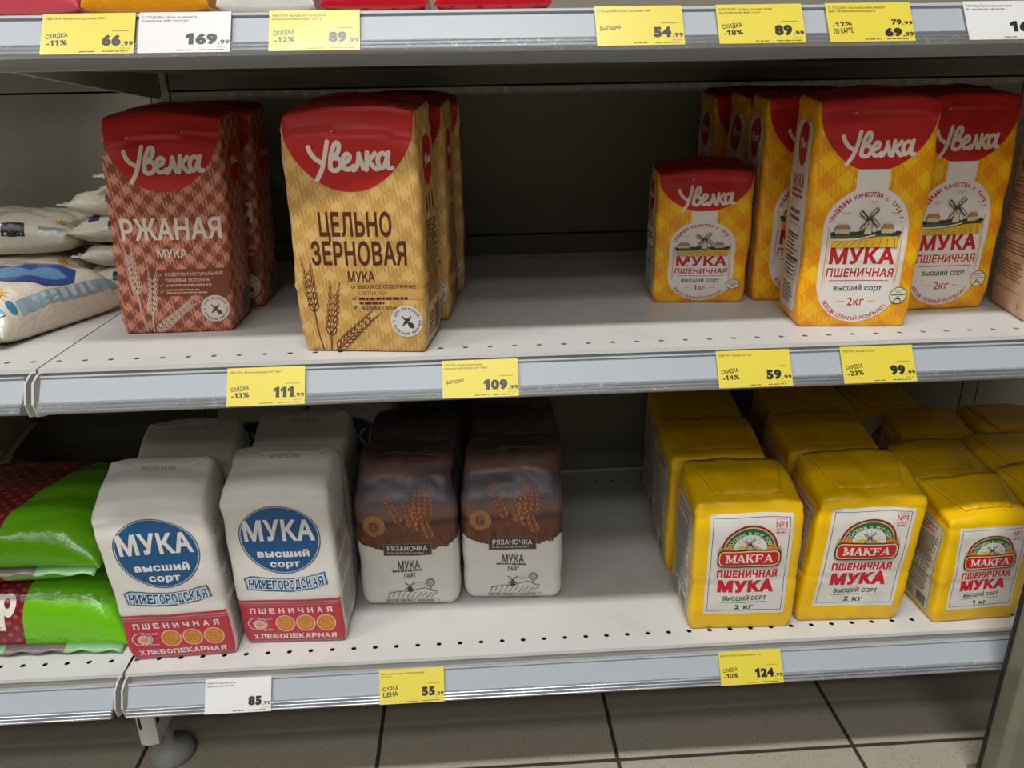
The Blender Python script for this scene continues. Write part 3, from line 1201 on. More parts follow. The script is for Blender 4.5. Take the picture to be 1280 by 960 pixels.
def white_front(W, H):
    sh = Sheet()
    bl, wt = ink(BLUE), ink((226, 224, 222))
    sh.ring(1, 147, 45.5, 48, 1.2, bl, n=64)
    sh.ell(1, 147, 43.2, 45.7, bl, n=64)
    sh.text('МУКА', 1, 157.5, 30, wt, w=79, bold=0.035)
    sh.text('высший', 2, 126, 9.6, wt, w=59, bold=0.045)
    sh.text('сорт', 2, 112.5, 9.2, wt, w=34, bold=0.045)
    pale = ink((168, 190, 206))
    top = [(-46, 93), (-38, 95.5), (-18, 92.5), (0, 91.5), (22, 93), (44, 98), (46, 84), (30, 79.5), (4, 76.5), (-24, 77.5), (-44, 80)]
    sh.poly([(x * 1.035, 86 + (z - 86) * 1.16) for x, z in top], bl)
    sh.poly(top, pale)
    word = 'НИЖЕГОРОДСКАЯ'
    for i, ch in enumerate(word):
        q = (i + 0.5) / 13 - 0.5
        zz = 85.3 - 2.5 * math.cos(q * PI) + 4 * max(0, q) + 1.5
        wd = 8.4 if ch == 'Ж' else 6.0
        sh.text(ch, q * 86, zz, 14.0, ink((232, 236, 238)), w=wd + 1.8, bold=0.08, rot=q * 0.10, layer=sh.auto + 1)
        sh.text(ch, q * 86, zz, 12.2, ink((20, 66, 116)), w=wd, bold=0.03, rot=q * 0.10, layer=sh.auto + 2)
    sh.auto += 2
    cr = ink(CRIM)
    sh.rect(-W / 2, W / 2, 60.5, 64, cr)
    sh.rect(-W / 2, W / 2, 57.2, 59.2, cr)
    sh.rect(-W / 2, W / 2, 5.2, 56, cr)
    sh.rect(-W / 2, W / 2, 2.0, 3.8, cr)
    for ww, zz, h, wd in (('ПШЕНИЧНАЯ', 48.5, 7.6, 100), ('ХЛЕБОПЕКАРНАЯ', 12, 7.2, 100)):
        n = len(ww)
        for i, ch in enumerate(ww):
            sh.text(ch, -wd / 2 + wd * (i + 0.5) / n, zz, h, wt, w=6.6 if ch not in 'Ш' else 8.2, bold=0.04)
    yel, orr = ink((214, 150, 70)), ink((206, 116, 48))
    for mx in (-9, 15, 39):
        sh.ell(mx, 30.5, 11.4, 11.4, ink((226, 196, 180)))
        sh.ell(mx, 30.5, 10.4, 10.4, yel)
        sh.ring(mx, 30.5, 9.2, 9.2, 1.6, orr)
        sh.dashes(mx - 6, mx + 6, 25, 36, 4, orr, RND, 0.6)
    sh.ring(-41, 31, 11.5, 9.0, 0.9, wt)
    for i in range(9):
        a = 2 * PI * i / 9
        sh.ell(-39 + 5.5 * math.cos(a), 30 + 4.6 * math.sin(a), 2.6, 2.0, ink((222, 190, 186)), n=10, rot=a)
    sh.ell(-39, 30, 4.2, 3.6, ink((218, 150, 96)))
    sh.dashes(-41, -22, 36.5, 40, 2, ink((222, 170, 170)), RND, 0.5)
    sh.dashes(-35, -22, 21, 25, 2, ink((222, 170, 170)), RND, 0.5)
    return sh


def white_side(D, H):
    sh = Sheet()
    d, g = ink((72, 74, 84)), ink((120, 124, 132))
    w = D / 2
    for q in range(7):
        x, z = -w * .6 + q * w * .2, H * 0.80 + 6 * math.sin(q * 2.1)
        sh.ring(x, z, 4.0, 4.6, 0.5, g, n=14)
        sh.line([(x, z - 4), (x + 2, z - 10), (x - 1, z - 18)], 0.6, d)
        sh.ring(x + 2, z - 14, 2.4, 3.2, 0.5, d, n=12)
    sh.dashes(-w * .8, w * .8, H * 0.52, H * 0.66, 8, d, RND, 0.36, 0.16)
    sh.dashes(-w * .8, w * .8, H * 0.36, H * 0.49, 7, d, RND, 0.36, 0.16)
    sh.dashes(-w * .8, w * .8, H * 0.10, H * 0.32, 12, d, RND, 0.36, 0.16)
    sh.dashes(-w * .8, w * .4, H * 0.03, H * 0.08, 3, d, RND, 0.36)
    return sh


def date_print(txt):
    sh = Sheet()
    sh.text(txt, 4, 14, 7, ink((92, 92, 92)), w=36, bold=-0.012, rot=PI)
    return sh


# --- brown bag with wheat field photograph
M_DUSK = new_mat('field_photograph', (90, 66, 56), 0.36)
nt = NT(M_DUSK)
v, x, y, z = nt.obj()
cl = nt.noise(v, 22, 4, 0.8)
hh = nt.m('ADD', nt.m('MULTIPLY', z, 5.0), nt.m('MULTIPLY', nt.m('SUBTRACT', cl, 0.5), 0.12))
rc = nt.ramp(hh, [(0.40, lin((52, 32, 25))), (0.50, lin((84, 48, 34))), (0.575, lin((122, 68, 44))), (0.62, lin((70, 46, 38))),
                  (0.66, lin((132, 96, 84))), (0.76, lin((110, 96, 104))), (0.86, lin((88, 80, 92))), (0.93, lin((138, 104, 96))), (0.99, lin((70, 54, 50)))])
nt.l.new(nt.mix(nt.m('MULTIPLY', nt.noise(v, 60, 3), 0.4), rc, lin((62, 48, 44))), nt.b.inputs['Base Color'])
nt.bump(nt.noise(v, 55, 2, 0.6), 0.4, 0.0018)


def field_front(W, H):
    sh = Sheet()
    n = 20
    edge = [(-W / 2 + W * i / n, 84 + 13 * (2 * i / n - 1) ** 2) for i in range(n + 1)]
    sh.poly(edge + [(W / 2, H), (-W / 2, H)], M_DUSK)
    a, b, c_ = ink((128, 76, 46)), ink((176, 120, 76)), ink((104, 58, 36))
    rr = random.Random(3)
    for i in range(22):
        sh.ear(-54 + i * 4.9 + rr.uniform(-3, 3), 86 + 7 * ((i - 11) / 11.0) ** 2, rr.uniform(-.25, .25), rr.uniform(10, 22), rr.uniform(0, 10), c_, a, 1.2, 7)
    for ex, ez, an, ln, st in ((6, 90, -0.36, 46, 38), (8, 90, 0.10, 36, 44), (14, 90, -0.20, 36, 30), (20, 92, -0.10, 28, 22), (27, 90, 0.02, 38, 42), (0, 92, 0.30, 34, 30), (33, 92, -0.3, 20, 14)):
        sh.ear(ex, ez, an, ln * 1.15, st * 1.1, a, b, 2.0, 8)
    gd = ink((196, 142, 92))
    sh.ell(-38, 120, 13.2, 14.5, ink((150, 98, 60)))
    for r in (13.0, 11.0, 9.4):
        sh.ring(-38, 120, r, r * 1.1, 0.7, gd)
    sh.line([(-35, 124), (-42, 124), (-42, 115.5), (-35, 115.5), (-35, 120), (-38, 120)], 2.2, ink((74, 44, 30)))
    sh.rect(-29, 30, 79, 96, ink((74, 56, 48)))
    sh.frame(-29, 30, 79, 96, 0.9, ink((128, 106, 92)))
    sh.text('РЯЗАНОЧКА', 0.5, 89.5, 7.2, ink(WHITE), w=49, bold=0.02)
    sh.dashes(-25, 26, 81, 84.5, 1, ink((166, 146, 132)), RND, 0.8)
    k = ink((64, 62, 60))
    sh.text('МУКА', 1, 66, 12, k, w=27, bold=0.02)
    sh.dashes(-20, 22, 56.2, 58.6, 1, k, RND, 0.9)
    sh.text('ЛАЙТ', 1, 50, 6.4, k, w=15, bold=0.02)
    for i in range(10):
        x0 = -29 + i * 6
        sh.line([(x0, 15 + 1.2 * (i % 2)), (x0 + (4 - i) * -0.6 + 6, 25 - 0.3 * abs(i - 4))], 0.7, k)
    sh.line([(-28, 22), (-14, 25), (2, 26.5), (12, 30), (20, 31), (28, 26), (34, 25)], 0.8, k)
    sh.poly([(-3.5, 25), (3.5, 25), (2, 32), (-2, 32)], k)
    for an in (0.75, 2.35, 3.9, 5.5):
        sh.line([(0, 33.5), (8 * math.cos(an), 33.5 + 8 * math.sin(an))], 1.1, k)
    sh.ell(26, 38, 5.5, 5.8, k)
    sh.ell(26, 38, 4.6, 4.9, ink((170, 168, 166)))
    sh.line([(26, 33), (26, 28)], 1.0, k)
    sh.ring(12, 37, 7, 2.2, 0.5, ink((150, 148, 146)))
    for x0, x1 in ((-32, -23), (-22, -14), (-13, 6), (8, 36)):
        sh.frame(x0, x1, 7.5, 13.5, 0.5, ink((120, 118, 116)))
        sh.dashes(x0 + 1.5, x1 - 1, 9.0, 12.0, 1, ink((120, 118, 116)), RND, 0.7)
    return sh


def field_side(D, H):
    sh = Sheet()
    sh.rect(-D / 2, D / 2, 97, H, M_DUSK)
    sh.dashes(-D * .3, D * .3, 60, 90, 5, ink((90, 88, 86)), RND, 0.4)
    sh.rect(-D * .25, D * .25, 38, 55, ink((70, 66, 64)))
    return sh


# --- yellow bag with white label
SERIF = {
    'M': ([[(1, 0), (1, 10)], [(1.4, 10), (5, 1)], [(5, 1), (8.6, 10)], [(9, 10), (9, 0)]], [1.1, 2.2, 1.1, 2.2], 10),
    'A': ([[(0.8, 0), (4.4, 10)], [(4.4, 10), (8.2, 0)], [(2.4, 3.5), (6.4, 3.5)]], [1.0, 2.3, 1.0], 9),
    'K': ([[(1.4, 0), (1.4, 10)], [(2, 4.2), (7.4, 10)], [(3.6, 5.4), (8, 0)]], [2.3, 1.0, 2.2], 9),
    'F': ([[(1.4, 0), (1.4, 10)], [(1.4, 9.5), (7.4, 9.5)], [(1.4, 5.2), (5.6, 5.2)], [(7.2, 9.8), (7.2, 7.2)], [(5.6, 6.4), (5.6, 4.0)]], [2.3, 1.0, 1.0, 0.9, 0.9], 8),
}
FEET = {'M': [(1, 0), (9, 0), (0.8, 10), (9.2, 10)], 'A': [(0.8, 0), (8.2, 0)], 'K': [(1.4, 0), (8, 0), (1.4, 10), (7.4, 10)], 'F': [(1.4, 0), (1.4, 10)]}


def serif_word(sh, word, cx, cz, h, w, mat, rise=0.0):
    tot = sum(SERIF[c][2] for c in word) + 1.2 * (len(word) - 1)
    kx, kz = w / tot, h / 10
    x = -tot / 2
    L = sh.auto + 1
    for c in word:
        st, wd, adv = SERIF[c]
        for p, ww in zip(st, wd):
            sh.line([(cx + (x + a) * kx, cz + (b - 5) * kz) for a, b in p], ww * kx, mat, L)
        for a, b in FEET[c]:
            zz = cz + (b - 5) * kz + (0.45 if b == 0 else -0.45) * kz
            sh.rect(cx + (x + a - 1.9) * kx, cx + (x + a + 1.9) * kx, zz - 0.45 * kz, zz + 0.45 * kz, mat, L)
        x += adv + 1.2


def yellow_label(sx, sz, weight):
    lab, em = Sheet(sx, sz), Sheet(sx, sz)
    lab.rect(-44, 46, 22, 148, ink((226, 222, 216)))
    gn = ink((70, 92, 84))
    lab.frame(-40.5, 42.5, 26.5, 143.5, 0.7, gn)
    rd, gr = ink((206, 26, 48)), ink((24, 96, 58))
    lab.text('№1', 33, 134, 8, ink((206, 60, 76)), w=12, bold=0.01)
    lab.text('МУКА', 33, 127, 3.2, ink((206, 70, 84)), w=11, bold=0.0)
    lab.dashes(27.5, 38.5, 121.5, 124.5, 1, ink((206, 90, 100)), RND, 0.6)
    lab.line([(27, 139.5), (33, 141.5), (39, 140)], 0.6, ink((206, 70, 84)))
    lab.text('ПШЕНИЧНАЯ', 0.5, 73.5, 9.6, rd, w=66, bold=0.065)
    lab.text('МУКА', 0.5, 58, 16, rd, w=62, bold=0.075)
    lab.text('ВЫСШИЙ СОРТ', 0.5, 42.5, 5.6, gr, w=48, bold=0.04)
    lab.rect(-26, 26, 37, 37.6, gn)
    lab.text(weight + ' кг', 0.5, 31.5, 6.2, gr, w=21 if weight == '2' else 19, bold=0.04)
    # emblem: arch with mill, wreaths, red banner
    dk, gd = ink((112, 34, 30)), ink((232, 208, 150))
    em.poly(em.ell_pts(0.5, 100, 31, 34, 36, 0, PI), dk)
    em.poly(em.ell_pts(0.5, 100, 29.4, 32.2, 36, 0, PI), ink((206, 70, 74)))
    em.poly(em.ell_pts(0.5, 100, 28.2, 31, 36, 0, PI), gd)
    em.poly(em.ell_pts(0.5, 100, 27.4, 30, 36, 0, PI), ink((30, 104, 56)))
    em.poly(em.ell_pts(0.5, 100, 19.6, 21.5, 30, 0, PI), ink((226, 224, 214)))
    em.arc_text('ОСНОВАНА В 1937 ГОДУ', 0.5, 99, 24.3, PI / 2, 2.35, 4.2, ink((206, 214, 180)), 0.02)
    em.poly(em.ell_pts(-1, 100, 16, 9, 20, 0, PI), ink((232, 186, 60)))
    for i in range(9):
        a = 0.25 + i * 0.33
        em.line([(0.5 + 9 * math.cos(a), 106 + 8 * math.sin(a)), (0.5 + 17 * math.cos(a), 103 + 17 * math.sin(a))], 0.4, ink((150, 150, 146)))
    mill(em, 0.5, 99.5, 0.72, ink((58, 56, 62)), ink((206, 202, 196)))
    for sd in (-1, 1):
        for i, (px, pz) in enumerate(((20, 103), (24, 105), (28, 104), (22, 106))):
            em.ell(0.5 + sd * px, pz, 4.4, 2.8, ink((226, 128, 50)) if i != 1 else ink((214, 108, 40)), n=14, rot=sd * 0.25)
        for i in range(4):
            em.line([(0.5 + sd * 26, 104), (0.5 + sd * (33 + i * 0.6), 108 - i * 2.4)], 0.9, ink((150, 140, 50)))
    em.rrect(-34, 35, 83, 104, 7, ink((74, 52, 44)))
    em.rrect(-32.4, 33.4, 84.6, 102.4, 6, gd)
    em.rrect(-31.2, 32.2, 85.8, 101.2, 5, ink((196, 34, 40)))
    serif_word(em, 'MAKFA', 0.5, 93.5, 9.4, 50, ink((232, 226, 218)))
    return lab, em


def yellow_side(D, H):
    sh = Sheet()
    w = D / 2
    sh.rect(-w * .7, w * .7, H * 0.05, H * 0.86, ink((206, 200, 186)))
    sh.frame(-w * .66, w * .66, H * 0.06, H * 0.85, 0.7, ink((60, 74, 70)))
    d = ink((70, 70, 68))
    sh.dashes(-w * .56, w * .56, H * 0.74, H * 0.82, 3, ink((190, 60, 60)), RND, 0.5)
    sh.dashes(-w * .58, w * .58, H * 0.20, H * 0.72, 24, d, RND, 0.42)
    sh.rect(w * .1, w * .55, H * 0.08, H * 0.17, ink((110, 108, 104)))
    sh.dashes(-w * .56, w * 0.02, H * 0.08, H * 0.17, 5, d, RND, 0.42)
    return sh


# ------------------------------------------------------------------ bag kinds
P_RYE = plaid('rye_paper', (214, 144, 120), (138, 72, 54), (202, 128, 104), (150, 84, 64), 0.0205, 0.0036)
P_WHOLE = plaid('wholegrain_paper', (222, 182, 112), (202, 156, 84), (218, 176, 104), (200, 154, 82), 0.026, 0.0040)
P_WHEAT = plaid('wheat_paper', (252, 198, 22), (236, 142, 8), (248, 180, 16), (238, 154, 10), 0.038, 0.0042, 0.34, 0.5)
M_WHITEP = ink((226, 222, 216), 0.5)
M_YELLOW = new_mat('yellow_paper', (244, 196, 4), 0.34)
paper_bump(NT(M_YELLOW), 0.3)
M_YELLOWTOP = ink((238, 188, 6), 0.36)

W, D, H = 120, 78, 228
RYE = BagKind('rye_flour_bag', .120, .078, .228, P_RYE,
              [('logo_badge', None, 'front', big_logo_sheet(W, H, 78, H - 49, 83)), ('top_print', None, 'top', red_top(W, D)),
               ('front_print', None, 'front', rye_front(W, H)), ('side_print', None, 'right', side_print(D, H, (222, 190, 172)))],
              (ink((176, 30, 27)), -0.05, 0.40, 0.012), crown=0.004, slope=0.003, creases=((0.90 * H / 1000, 0.08, 0.0010, 0.004),))
W, D, H = 126, 84, 234
WHOLE = BagKind('wholegrain_flour_bag', .126, .084, .234, P_WHOLE,
                [('logo_badge', None, 'front', big_logo_sheet(W, H, 77, H - 48, 82)), ('top_print', None, 'top', red_top(W, D)),
                 ('front_print', None, 'front', wholegrain_front(W, H)), ('side_print', None, 'right', side_print(D, H, (84, 52, 30)))],
                (ink((176, 30, 27)), -0.05, 0.40, 0.012), crown=0.005, slope=0.004, creases=((0.068, 0.02, 0.0014, 0.0026), (0.212, -0.08, 0.0009, 0.004)))


def wheat_kind(name, W, D, H, sx, sz, weight):
    lab, pic = wheat_label(sx, sz, weight)
    h = 71 * sz
    return BagKind(name, W / 1000, D / 1000, H / 1000, P_WHEAT,
                   [('logo_badge', None, 'front', big_logo_sheet(W, H, h, H - 48 * sz, 74 * sx)), ('top_print', None, 'top', red_top(W, D)),
                    ('front_label', None, 'front', lab), ('mill_picture', 'front_label', 'front', pic),
                    ('side_label', None, 'left', side_print(D, H, (70, 66, 60), True, 0.80, (222, 214, 204)))],
                   (ink((170, 26, 26)), -0.05, 0.40, 0.012), crown=0.004, slope=0.003, creases=((0.30 * H / 1000, 0.03, 0.0008, 0.003), (0.94 * H / 1000, -0.06, 0.0007, 0.003)))


WHEAT2 = wheat_kind('large_wheat_flour_bag', 116, 80, 232, 1.0, 1.0, '2кг')
WHEAT1 = wheat_kind('small_wheat_flour_bag', 108, 68, 155, 0.90, 0.665, '1кг')

W, D, H = 120, 84, 213
WHITEB = BagKind('white_flour_bag', .120, .084, .213, M_WHITEP,
                 [('front_print', None, 'front', white_front(W, H)), ('side_print', None, 'right', white_side(D, H)), ('date_stamp', None, 'top', date_print('00.11.25 (1)'))],
                 (ink((222, 218, 212), 0.5), 0.25, 0.44, 0.014), slope=0.013, crown=0.005, taper=(0.03, 0.28), crumple=0.0011, noise=0.0004, bulge=(0.02, 0.02), tstart=0.925,
                 creases=((0.066, 0.0, 0.0006, 0.0025),))
W, D, H = 124, 80, 190
FIELD = BagKind('brown_flour_bag', .124, .080, .190, M_WHITEP,
                [('field_picture', None, 'front', field_front(W, H)), ('side_print', None, 'right', field_side(D, H)),
                 ('left_print', None, 'left', field_side(D, H)), ('top_print', None, 'top', Sheet().rect(-W / 2, W / 2, -D / 2, D / 2, M_DUSK))],
                (M_DUSK, 0.0, 0.42, 0.016), slope=0.014, crown=0.006, taper=(0.06, 0.30), bulge=(0.015, 0.09), r=0.012, crumple=0.0020)


def yellow_kind(name, W, D, H, sx, sz, weight, **kw):
    lab, em = yellow_label(sx, sz, weight)
    ds = Sheet()
    ds.dashes(-W * .33, -W * .18, D * .26, D * .30, 1, ink((150, 112, 10)), RND, 0.8)
    ds.dashes(W * .02, W * .26, D * .28, D * .32, 1, ink((150, 112, 10)), RND, 0.8)
    return BagKind(name, W / 1000, D / 1000, H / 1000, M_YELLOW,
                   [('front_label', None, 'front', lab), ('emblem', 'front_label', 'front', em), ('side_label', None, 'left', yellow_side(D, H)),
                    ('date_stamp', None, 'top', ds)],
                   (M_YELLOWTOP, -0.36, 0.44, 0.020), slope=0.009, crown=0.003, taper=(0.02, 0.10), bulge=(0.022, 0.045), r=0.0042,
                   creases=((0.40 * H / 1000, 0.04, 0.0013, 0.0026), (0.935 * H / 1000, 0.03, 0.0012, 0.0030)), crumple=0.0014, **kw)


YELLOW2 = yellow_kind('large_yellow_flour_bag', 124, 100, 177, 1.07, 1.10, '2')
YELLOW1 = yellow_kind('small_yellow_flour_bag', 106, 84, 150, 0.92, 0.93, '1')

# ------------------------------------------------------------------ bags on the middle shelf


def put(kind, x0, y0, x1, y1, z, seed, label, group=None, **kw):
    loc, yaw = at_front(kind, x0, y0, x1, y1)
    return kind.make((loc[0], loc[1], z), yaw, seed, label, group, **kw)


put(RYE, 0.042, 0.081, 0.160, 0.081, ZM, 1, 'brown checked rye flour bag with red badge, front bag of its row', lean=(0.017, 0.0))
put(RYE, 0.052, 0.178, 0.170, 0.178, ZM, 2, 'brown checked rye flour bag standing in shade directly behind the front rye bag', lean=(0.012, 0.0))
put(WHOLE, 0.252, 0.002, 0.374, -0.016, ZM, 3, 'tan checked wholegrain flour bag with red badge, front bag standing at the shelf edge')
put(WHOLE, 0.272, 0.106, 0.396, 0.094, ZM, 4, 'tan checked wholegrain flour bag directly behind the front wholegrain bag')
put(WHOLE, 0.288, 0.215, 0.412, 0.215, ZM, 5, 'tan checked wholegrain flour bag standing deepest of its row, near the back panel')
put(WHEAT1, 0.636, 0.141, 0.742, 0.131, ZM, 6, 'small orange one-kilogram wheat flour bag with red badge, beside the empty shelf space')
put(WHEAT2, 0.764, 0.028, 0.879, 0.016, ZM, 7, 'large orange two-kilogram wheat flour bag at the front of the shelf')
put(WHEAT2, 0.753, 0.136, 0.869, 0.128, ZM, 8, 'large orange wheat flour bag tucked behind the front one, white side panel showing')
put(WHEAT2, 0.762, 0.226, 0.878, 0.224, ZM, 9, 'large orange wheat flour bag third from the front of its row, deep in shade')
put(WHEAT2, 0.748, 0.312, 0.864, 0.311, ZM, 10, 'large orange wheat flour bag deepest in shade, only its upper left corner seen')
put(WHEAT2, 0.8865, 0.074, 1.0025, 0.078, ZM, 11, 'large orange two-kilogram wheat flour bag right of the front one and set further back')

# kraft bag at the right edge of the middle shelf
P_KRAFT = new_mat('kraft_paper', (214, 178, 146), 0.55)
nt = NT(P_KRAFT)
v, x, y, z = nt.obj()
g_ = nt.m('FRACT', nt.m('ADD', nt.m('MULTIPLY', z, 130.0), nt.m('MULTIPLY', nt.noise(v, 12, 2), 1.5)))
nt.l.new(nt.mix(nt.m('MULTIPLY', nt.m('LESS_THAN', g_, 0.3), nt.m('MULTIPLY', nt.m('GREATER_THAN', z, 0.10), 0.5)), lin((218, 184, 152)), lin((186, 142, 106))), nt.b.inputs['Base Color'])
nt.bump(nt.noise(v, 40, 2), 0.3, 0.0015)


def kraft_side(D, H):
    sh = Sheet()
    k, fr = ink((104, 70, 52)), ink((120, 86, 66))
    w = D / 2
    sh.poly([(-24, H * .70), (-18, H * .70), (-16, H * .745), (-21, H * .79), (-26, H * .745)], k)
    sh.poly([(-22.5, H * .71), (-19.5, H * .71), (-19.2, H * .735), (-21, H * .755), (-22.8, H * .735)], ink((214, 178, 146)))
    for a, b, n in ((.62, .68, 3), (.50, .60, 6), (.40, .48, 5), (.30, .37, 4), (.17, .27, 6)):
        sh.dashes(-w * .7, w * .7, H * a, H * b, n, fr, RND, 0.28)
    sh.line([(-w * .8, H * .12), (w * .62, H * .12), (w * .62, H * .02)], 0.5, fr)
    sh.ring(w * .62, H * .06, 1.6, 2.2, 0.5, fr)
    return sh


KRAFT = BagKind('kraft_flour_bag', .110, .090, .215, P_KRAFT, [('side_print', None, 'left', kraft_side(90, 215))],
                (P_KRAFT, 0.0, 0.42, 0.014), slope=0.004, crown=0.004)
KRAFT.make((1.068, 0.050, ZM), math.radians(-12), 20, 'pale kraft paper bag with small brown print, cut off at the right edge')

# ------------------------------------------------------------------ bags on the bottom shelf
put(WHITEB, 0.013, 0.002, 0.133, 0.006, ZL, 31, 'white flour bag with round blue badge, front left next to the green sacks', lean=(-0.012, 0.0))
put(WHITEB, 0.138, 0.022, 0.258, 0.018, ZL, 32, 'white flour bag with round blue badge, front right next to the brown bags', lean=(-0.005, 0.0))
put(WHITEB, 0.005, 0.108, 0.125, 0.112, ZL, 33, 'white flour bag in the second row behind the front left white bag')
put(WHITEB, 0.136, 0.128, 0.256, 0.124, ZL, 34, 'white flour bag in the second row behind the front right white bag')
put(WHITEB, 0.060, 0.264, 0.180, 0.264, ZL, 35, 'white flour bag deep in shade in the third row, left of two')
put(WHITEB, 0.184, 0.264, 0.304, 0.264, ZL, 36, 'white flour bag deep in shade in the third row, right of two')
put(FIELD, 0.269, 0.082, 0.392, 0.076, ZL, 41, 'brown and white flour bag with wheat field picture, front left beside the white bags')
put(FIELD, 0.398, 0.086, 0.521, 0.078, ZL, 42, 'brown and white flour bag with wheat field picture, front right beside the empty space')
put(FIELD, 0.276, 0.178, 0.399, 0.174, ZL, 43, 'dark brown flour bag in the second row behind the front left brown bag')
put(FIELD, 0.408, 0.180, 0.531, 0.174, ZL, 44, 'dark brown flour bag in the second row behind the front right brown bag')
put(FIELD, 0.412, 0.277, 0.535, 0.277, ZL, 46, 'dark brown flour bag in the third row, almost hidden')

put(YELLOW2, 0.667, 0.006, 0.790, 0.002, ZL, 51, 'large yellow two-kilogram flour bag at the front left of the yellow bags', slope=0.006)
put(YELLOW2, 0.799, 0.011, 0.922, 0.005, ZL, 52, 'large yellow two-kilogram flour bag at the front, between the other two front yellow bags', crumple=0.002, lean=(0.014, 0.0))
put(YELLOW1, 0.961, -0.005, 1.066, -0.001, ZL, 53, 'small yellow one-kilogram flour bag at the front right')
put(YELLOW1, 1.071, 0.020, 1.176, 0.020, ZL, 54, 'small yellow flour bag cut off by the right edge, beside the front small one')
put(YELLOW2, 0.668, 0.128, 0.791, 0.124, ZL, 55, 'large yellow flour bag in the second row behind the front left one')
put(YELLOW2, 0.822, 0.130, 0.945, 0.128, ZL, 56, 'large yellow flour bag in the second row behind the middle front one', crumple=0.002)
put(YELLOW2, 0.682, 0.244, 0.805, 0.244, ZL, 57, 'large yellow flour bag in the third row on the left, in deep shade')
put(YELLOW2, 0.846, 0.246, 0.969, 0.246, ZL, 58, 'large yellow flour bag in the third row right of centre, in deep shade', crumple=0.0035)
put(YELLOW1, 0.974, 0.096, 1.079, 0.098, ZL, 59, 'small yellow flour bag in the second row behind the front small one')
put(YELLOW1, 1.086, 0.108, 1.191, 0.108, ZL, 60, 'small yellow flour bag in the second row at the right edge')
put(YELLOW1, 1.022, 0.206, 1.127, 0.200, ZL, 61, 'small yellow flour bag in the dark third row, left of two', crumple=0.002)
put(YELLOW1, 1.140, 0.206, 1.245, 0.206, ZL, 62, 'small yellow flour bag in the dark third row at the right edge')
put(YELLOW1, 1.000, 0.310, 1.105, 0.310, ZL, 63, 'small yellow flour bag in the darkest back row, top edge just visible')

# ------------------------------------------------------------------ price tickets
TW, TH = 73.0, 37.0
INK = card((46, 44, 40))
FAINT = card((110, 104, 70))


def ticket(x, zd, dy, white, name1, name2, big, cents, left=None, label='', extra=None, big_w=None, roll=0.0):
    ty, tz = RAIL_T
    by, bz = RAIL_B
    ang = math.atan2(ty - by, tz - bz)          # leans back from the vertical
    nx, nz = (bz - tz) / TH * 1000, -(by - ty) / TH * 1000
    nn = Vector((0, -0.83, 0.55)) * 0.0022
    root = bpy.data.objects.new('price_ticket', None)
    root.empty_display_size = 0.02
    root.location = (x + TW / 2000, by + dy + nn.y, zd + bz + nn.z)
    root.rotation_euler = (-ang, roll, 0)
    COL.objects.link(root)
    tag(root, label, 'price tag', 'price tickets on the shelf rails')
    paper = card((226, 226, 226) if white else (230, 212, 74))
    MB().box(-TW / 2000, TW / 2000, -0.0002, 0.0002, 0.0, TH / 1000).build('ticket_card', paper, root)
    sh = Sheet()
    sh.text(name1, -TW / 2 + 2, TH - 4.6, 2.1, INK, w=min(54, len(name1) * 1.75), bold=0.0, align='l')
    if name2:
        sh.text(name2, -TW / 2 + 2, TH - 7.8, 2.1, INK, w=min(52, len(name2) * 1.75), bold=0.0, align='l')
    bw = big_w or 7.4 * len(big) * (0.86 if big[0] == '1' else 1.0)
    xr = TW / 2 - 10.5
    sh.text(big, xr, 8.6 if extra else 12.2, 8.4 if extra else 10.2, INK, w=bw, bold=0.07, align='r')
    sh.text('.' + cents, xr + 0.8, 6.6 if extra else 9.2, 4.0, INK, w=9.0, bold=0.03, align='l')
    sh.text('руб / шт', TW / 2 - 2.5, 4.6, 1.5, FAINT, w=8, bold=-0.01, align='r')
    if left:
        sh.text(left[0], -TW / 2 + 12, 16.8, 4.2, INK, w=17, bold=0.02, rot=0.12)
        if len(left) > 1:
            sh.text(left[1], -TW / 2 + 12.5, 10.4, 5.0, INK, w=16.5, bold=0.03, rot=0.06)
        if not extra:
            sh.rect(TW / 2 - 18, TW / 2 - 5, 20.2, 20.6, FAINT)
    if extra:
        sh.text(extra[0], xr + 0.8, 18.2, 5.4, INK, w=8.4, bold=0.05, align='r')
        sh.text('.' + extra[1], xr + 1.4, 17.2, 3.4, INK, w=9.0, bold=0.03, align='l')
    rr = random.Random(len(name1))
    sh.dashes(-6, 8, 1.6, 2.6, 1, FAINT, rr, 0.8)
    sh.dashes(12, 33, 1.6, 2.6, 1, FAINT, rr, 0.8)
    V = np.array(sh.v)
    P = np.stack([V[:, 0] * .001, -0.0003 - V[:, 2] * 0.00002, V[:, 1] * .001], 1)
    mesh_obj('ticket_print', P, sh.f, sh.mats, sh.m, root)
    return root


ticket(0.085, ZT, 0, False, 'УВЕЛКА Мука кукурузная 500г', '', '66', '99', ('СКИДКА', '-11%'), 'yellow price ticket reading 66.99 on the upper rail')
ticket(0.161, ZT, 0, True, 'С. ПУДОВЪ Мука льняная 0/', 'пшеничка 500г пуч/гул', '169', '99', None, 'white price ticket reading 169.99 on the upper rail', big_w=25)
ticket(0.2645, ZT, 0, False, 'УВЕЛКА Bake&Go Candy Kids', 'Апельсиновый 300г д/п у', '89', '99', ('СКИДКА', '-12%'), 'yellow price ticket reading 89.99 with -12% on the upper rail')
ticket(0.531, ZT, 0, False, 'С.ПУДОВЪ Мука рисовая 500г', '', '54', '99', ('Выгодно',), 'yellow price ticket reading 54.99 on the upper rail')
ticket(0.633, ZT, 0, False, 'ХЛЕББУРГ Смесь мучная Хлеб', 'Английский 400г п/уп', '89', '99', ('СКИДКА', '-18%'), 'yellow price ticket reading 89.99 with -18% on the upper rail')
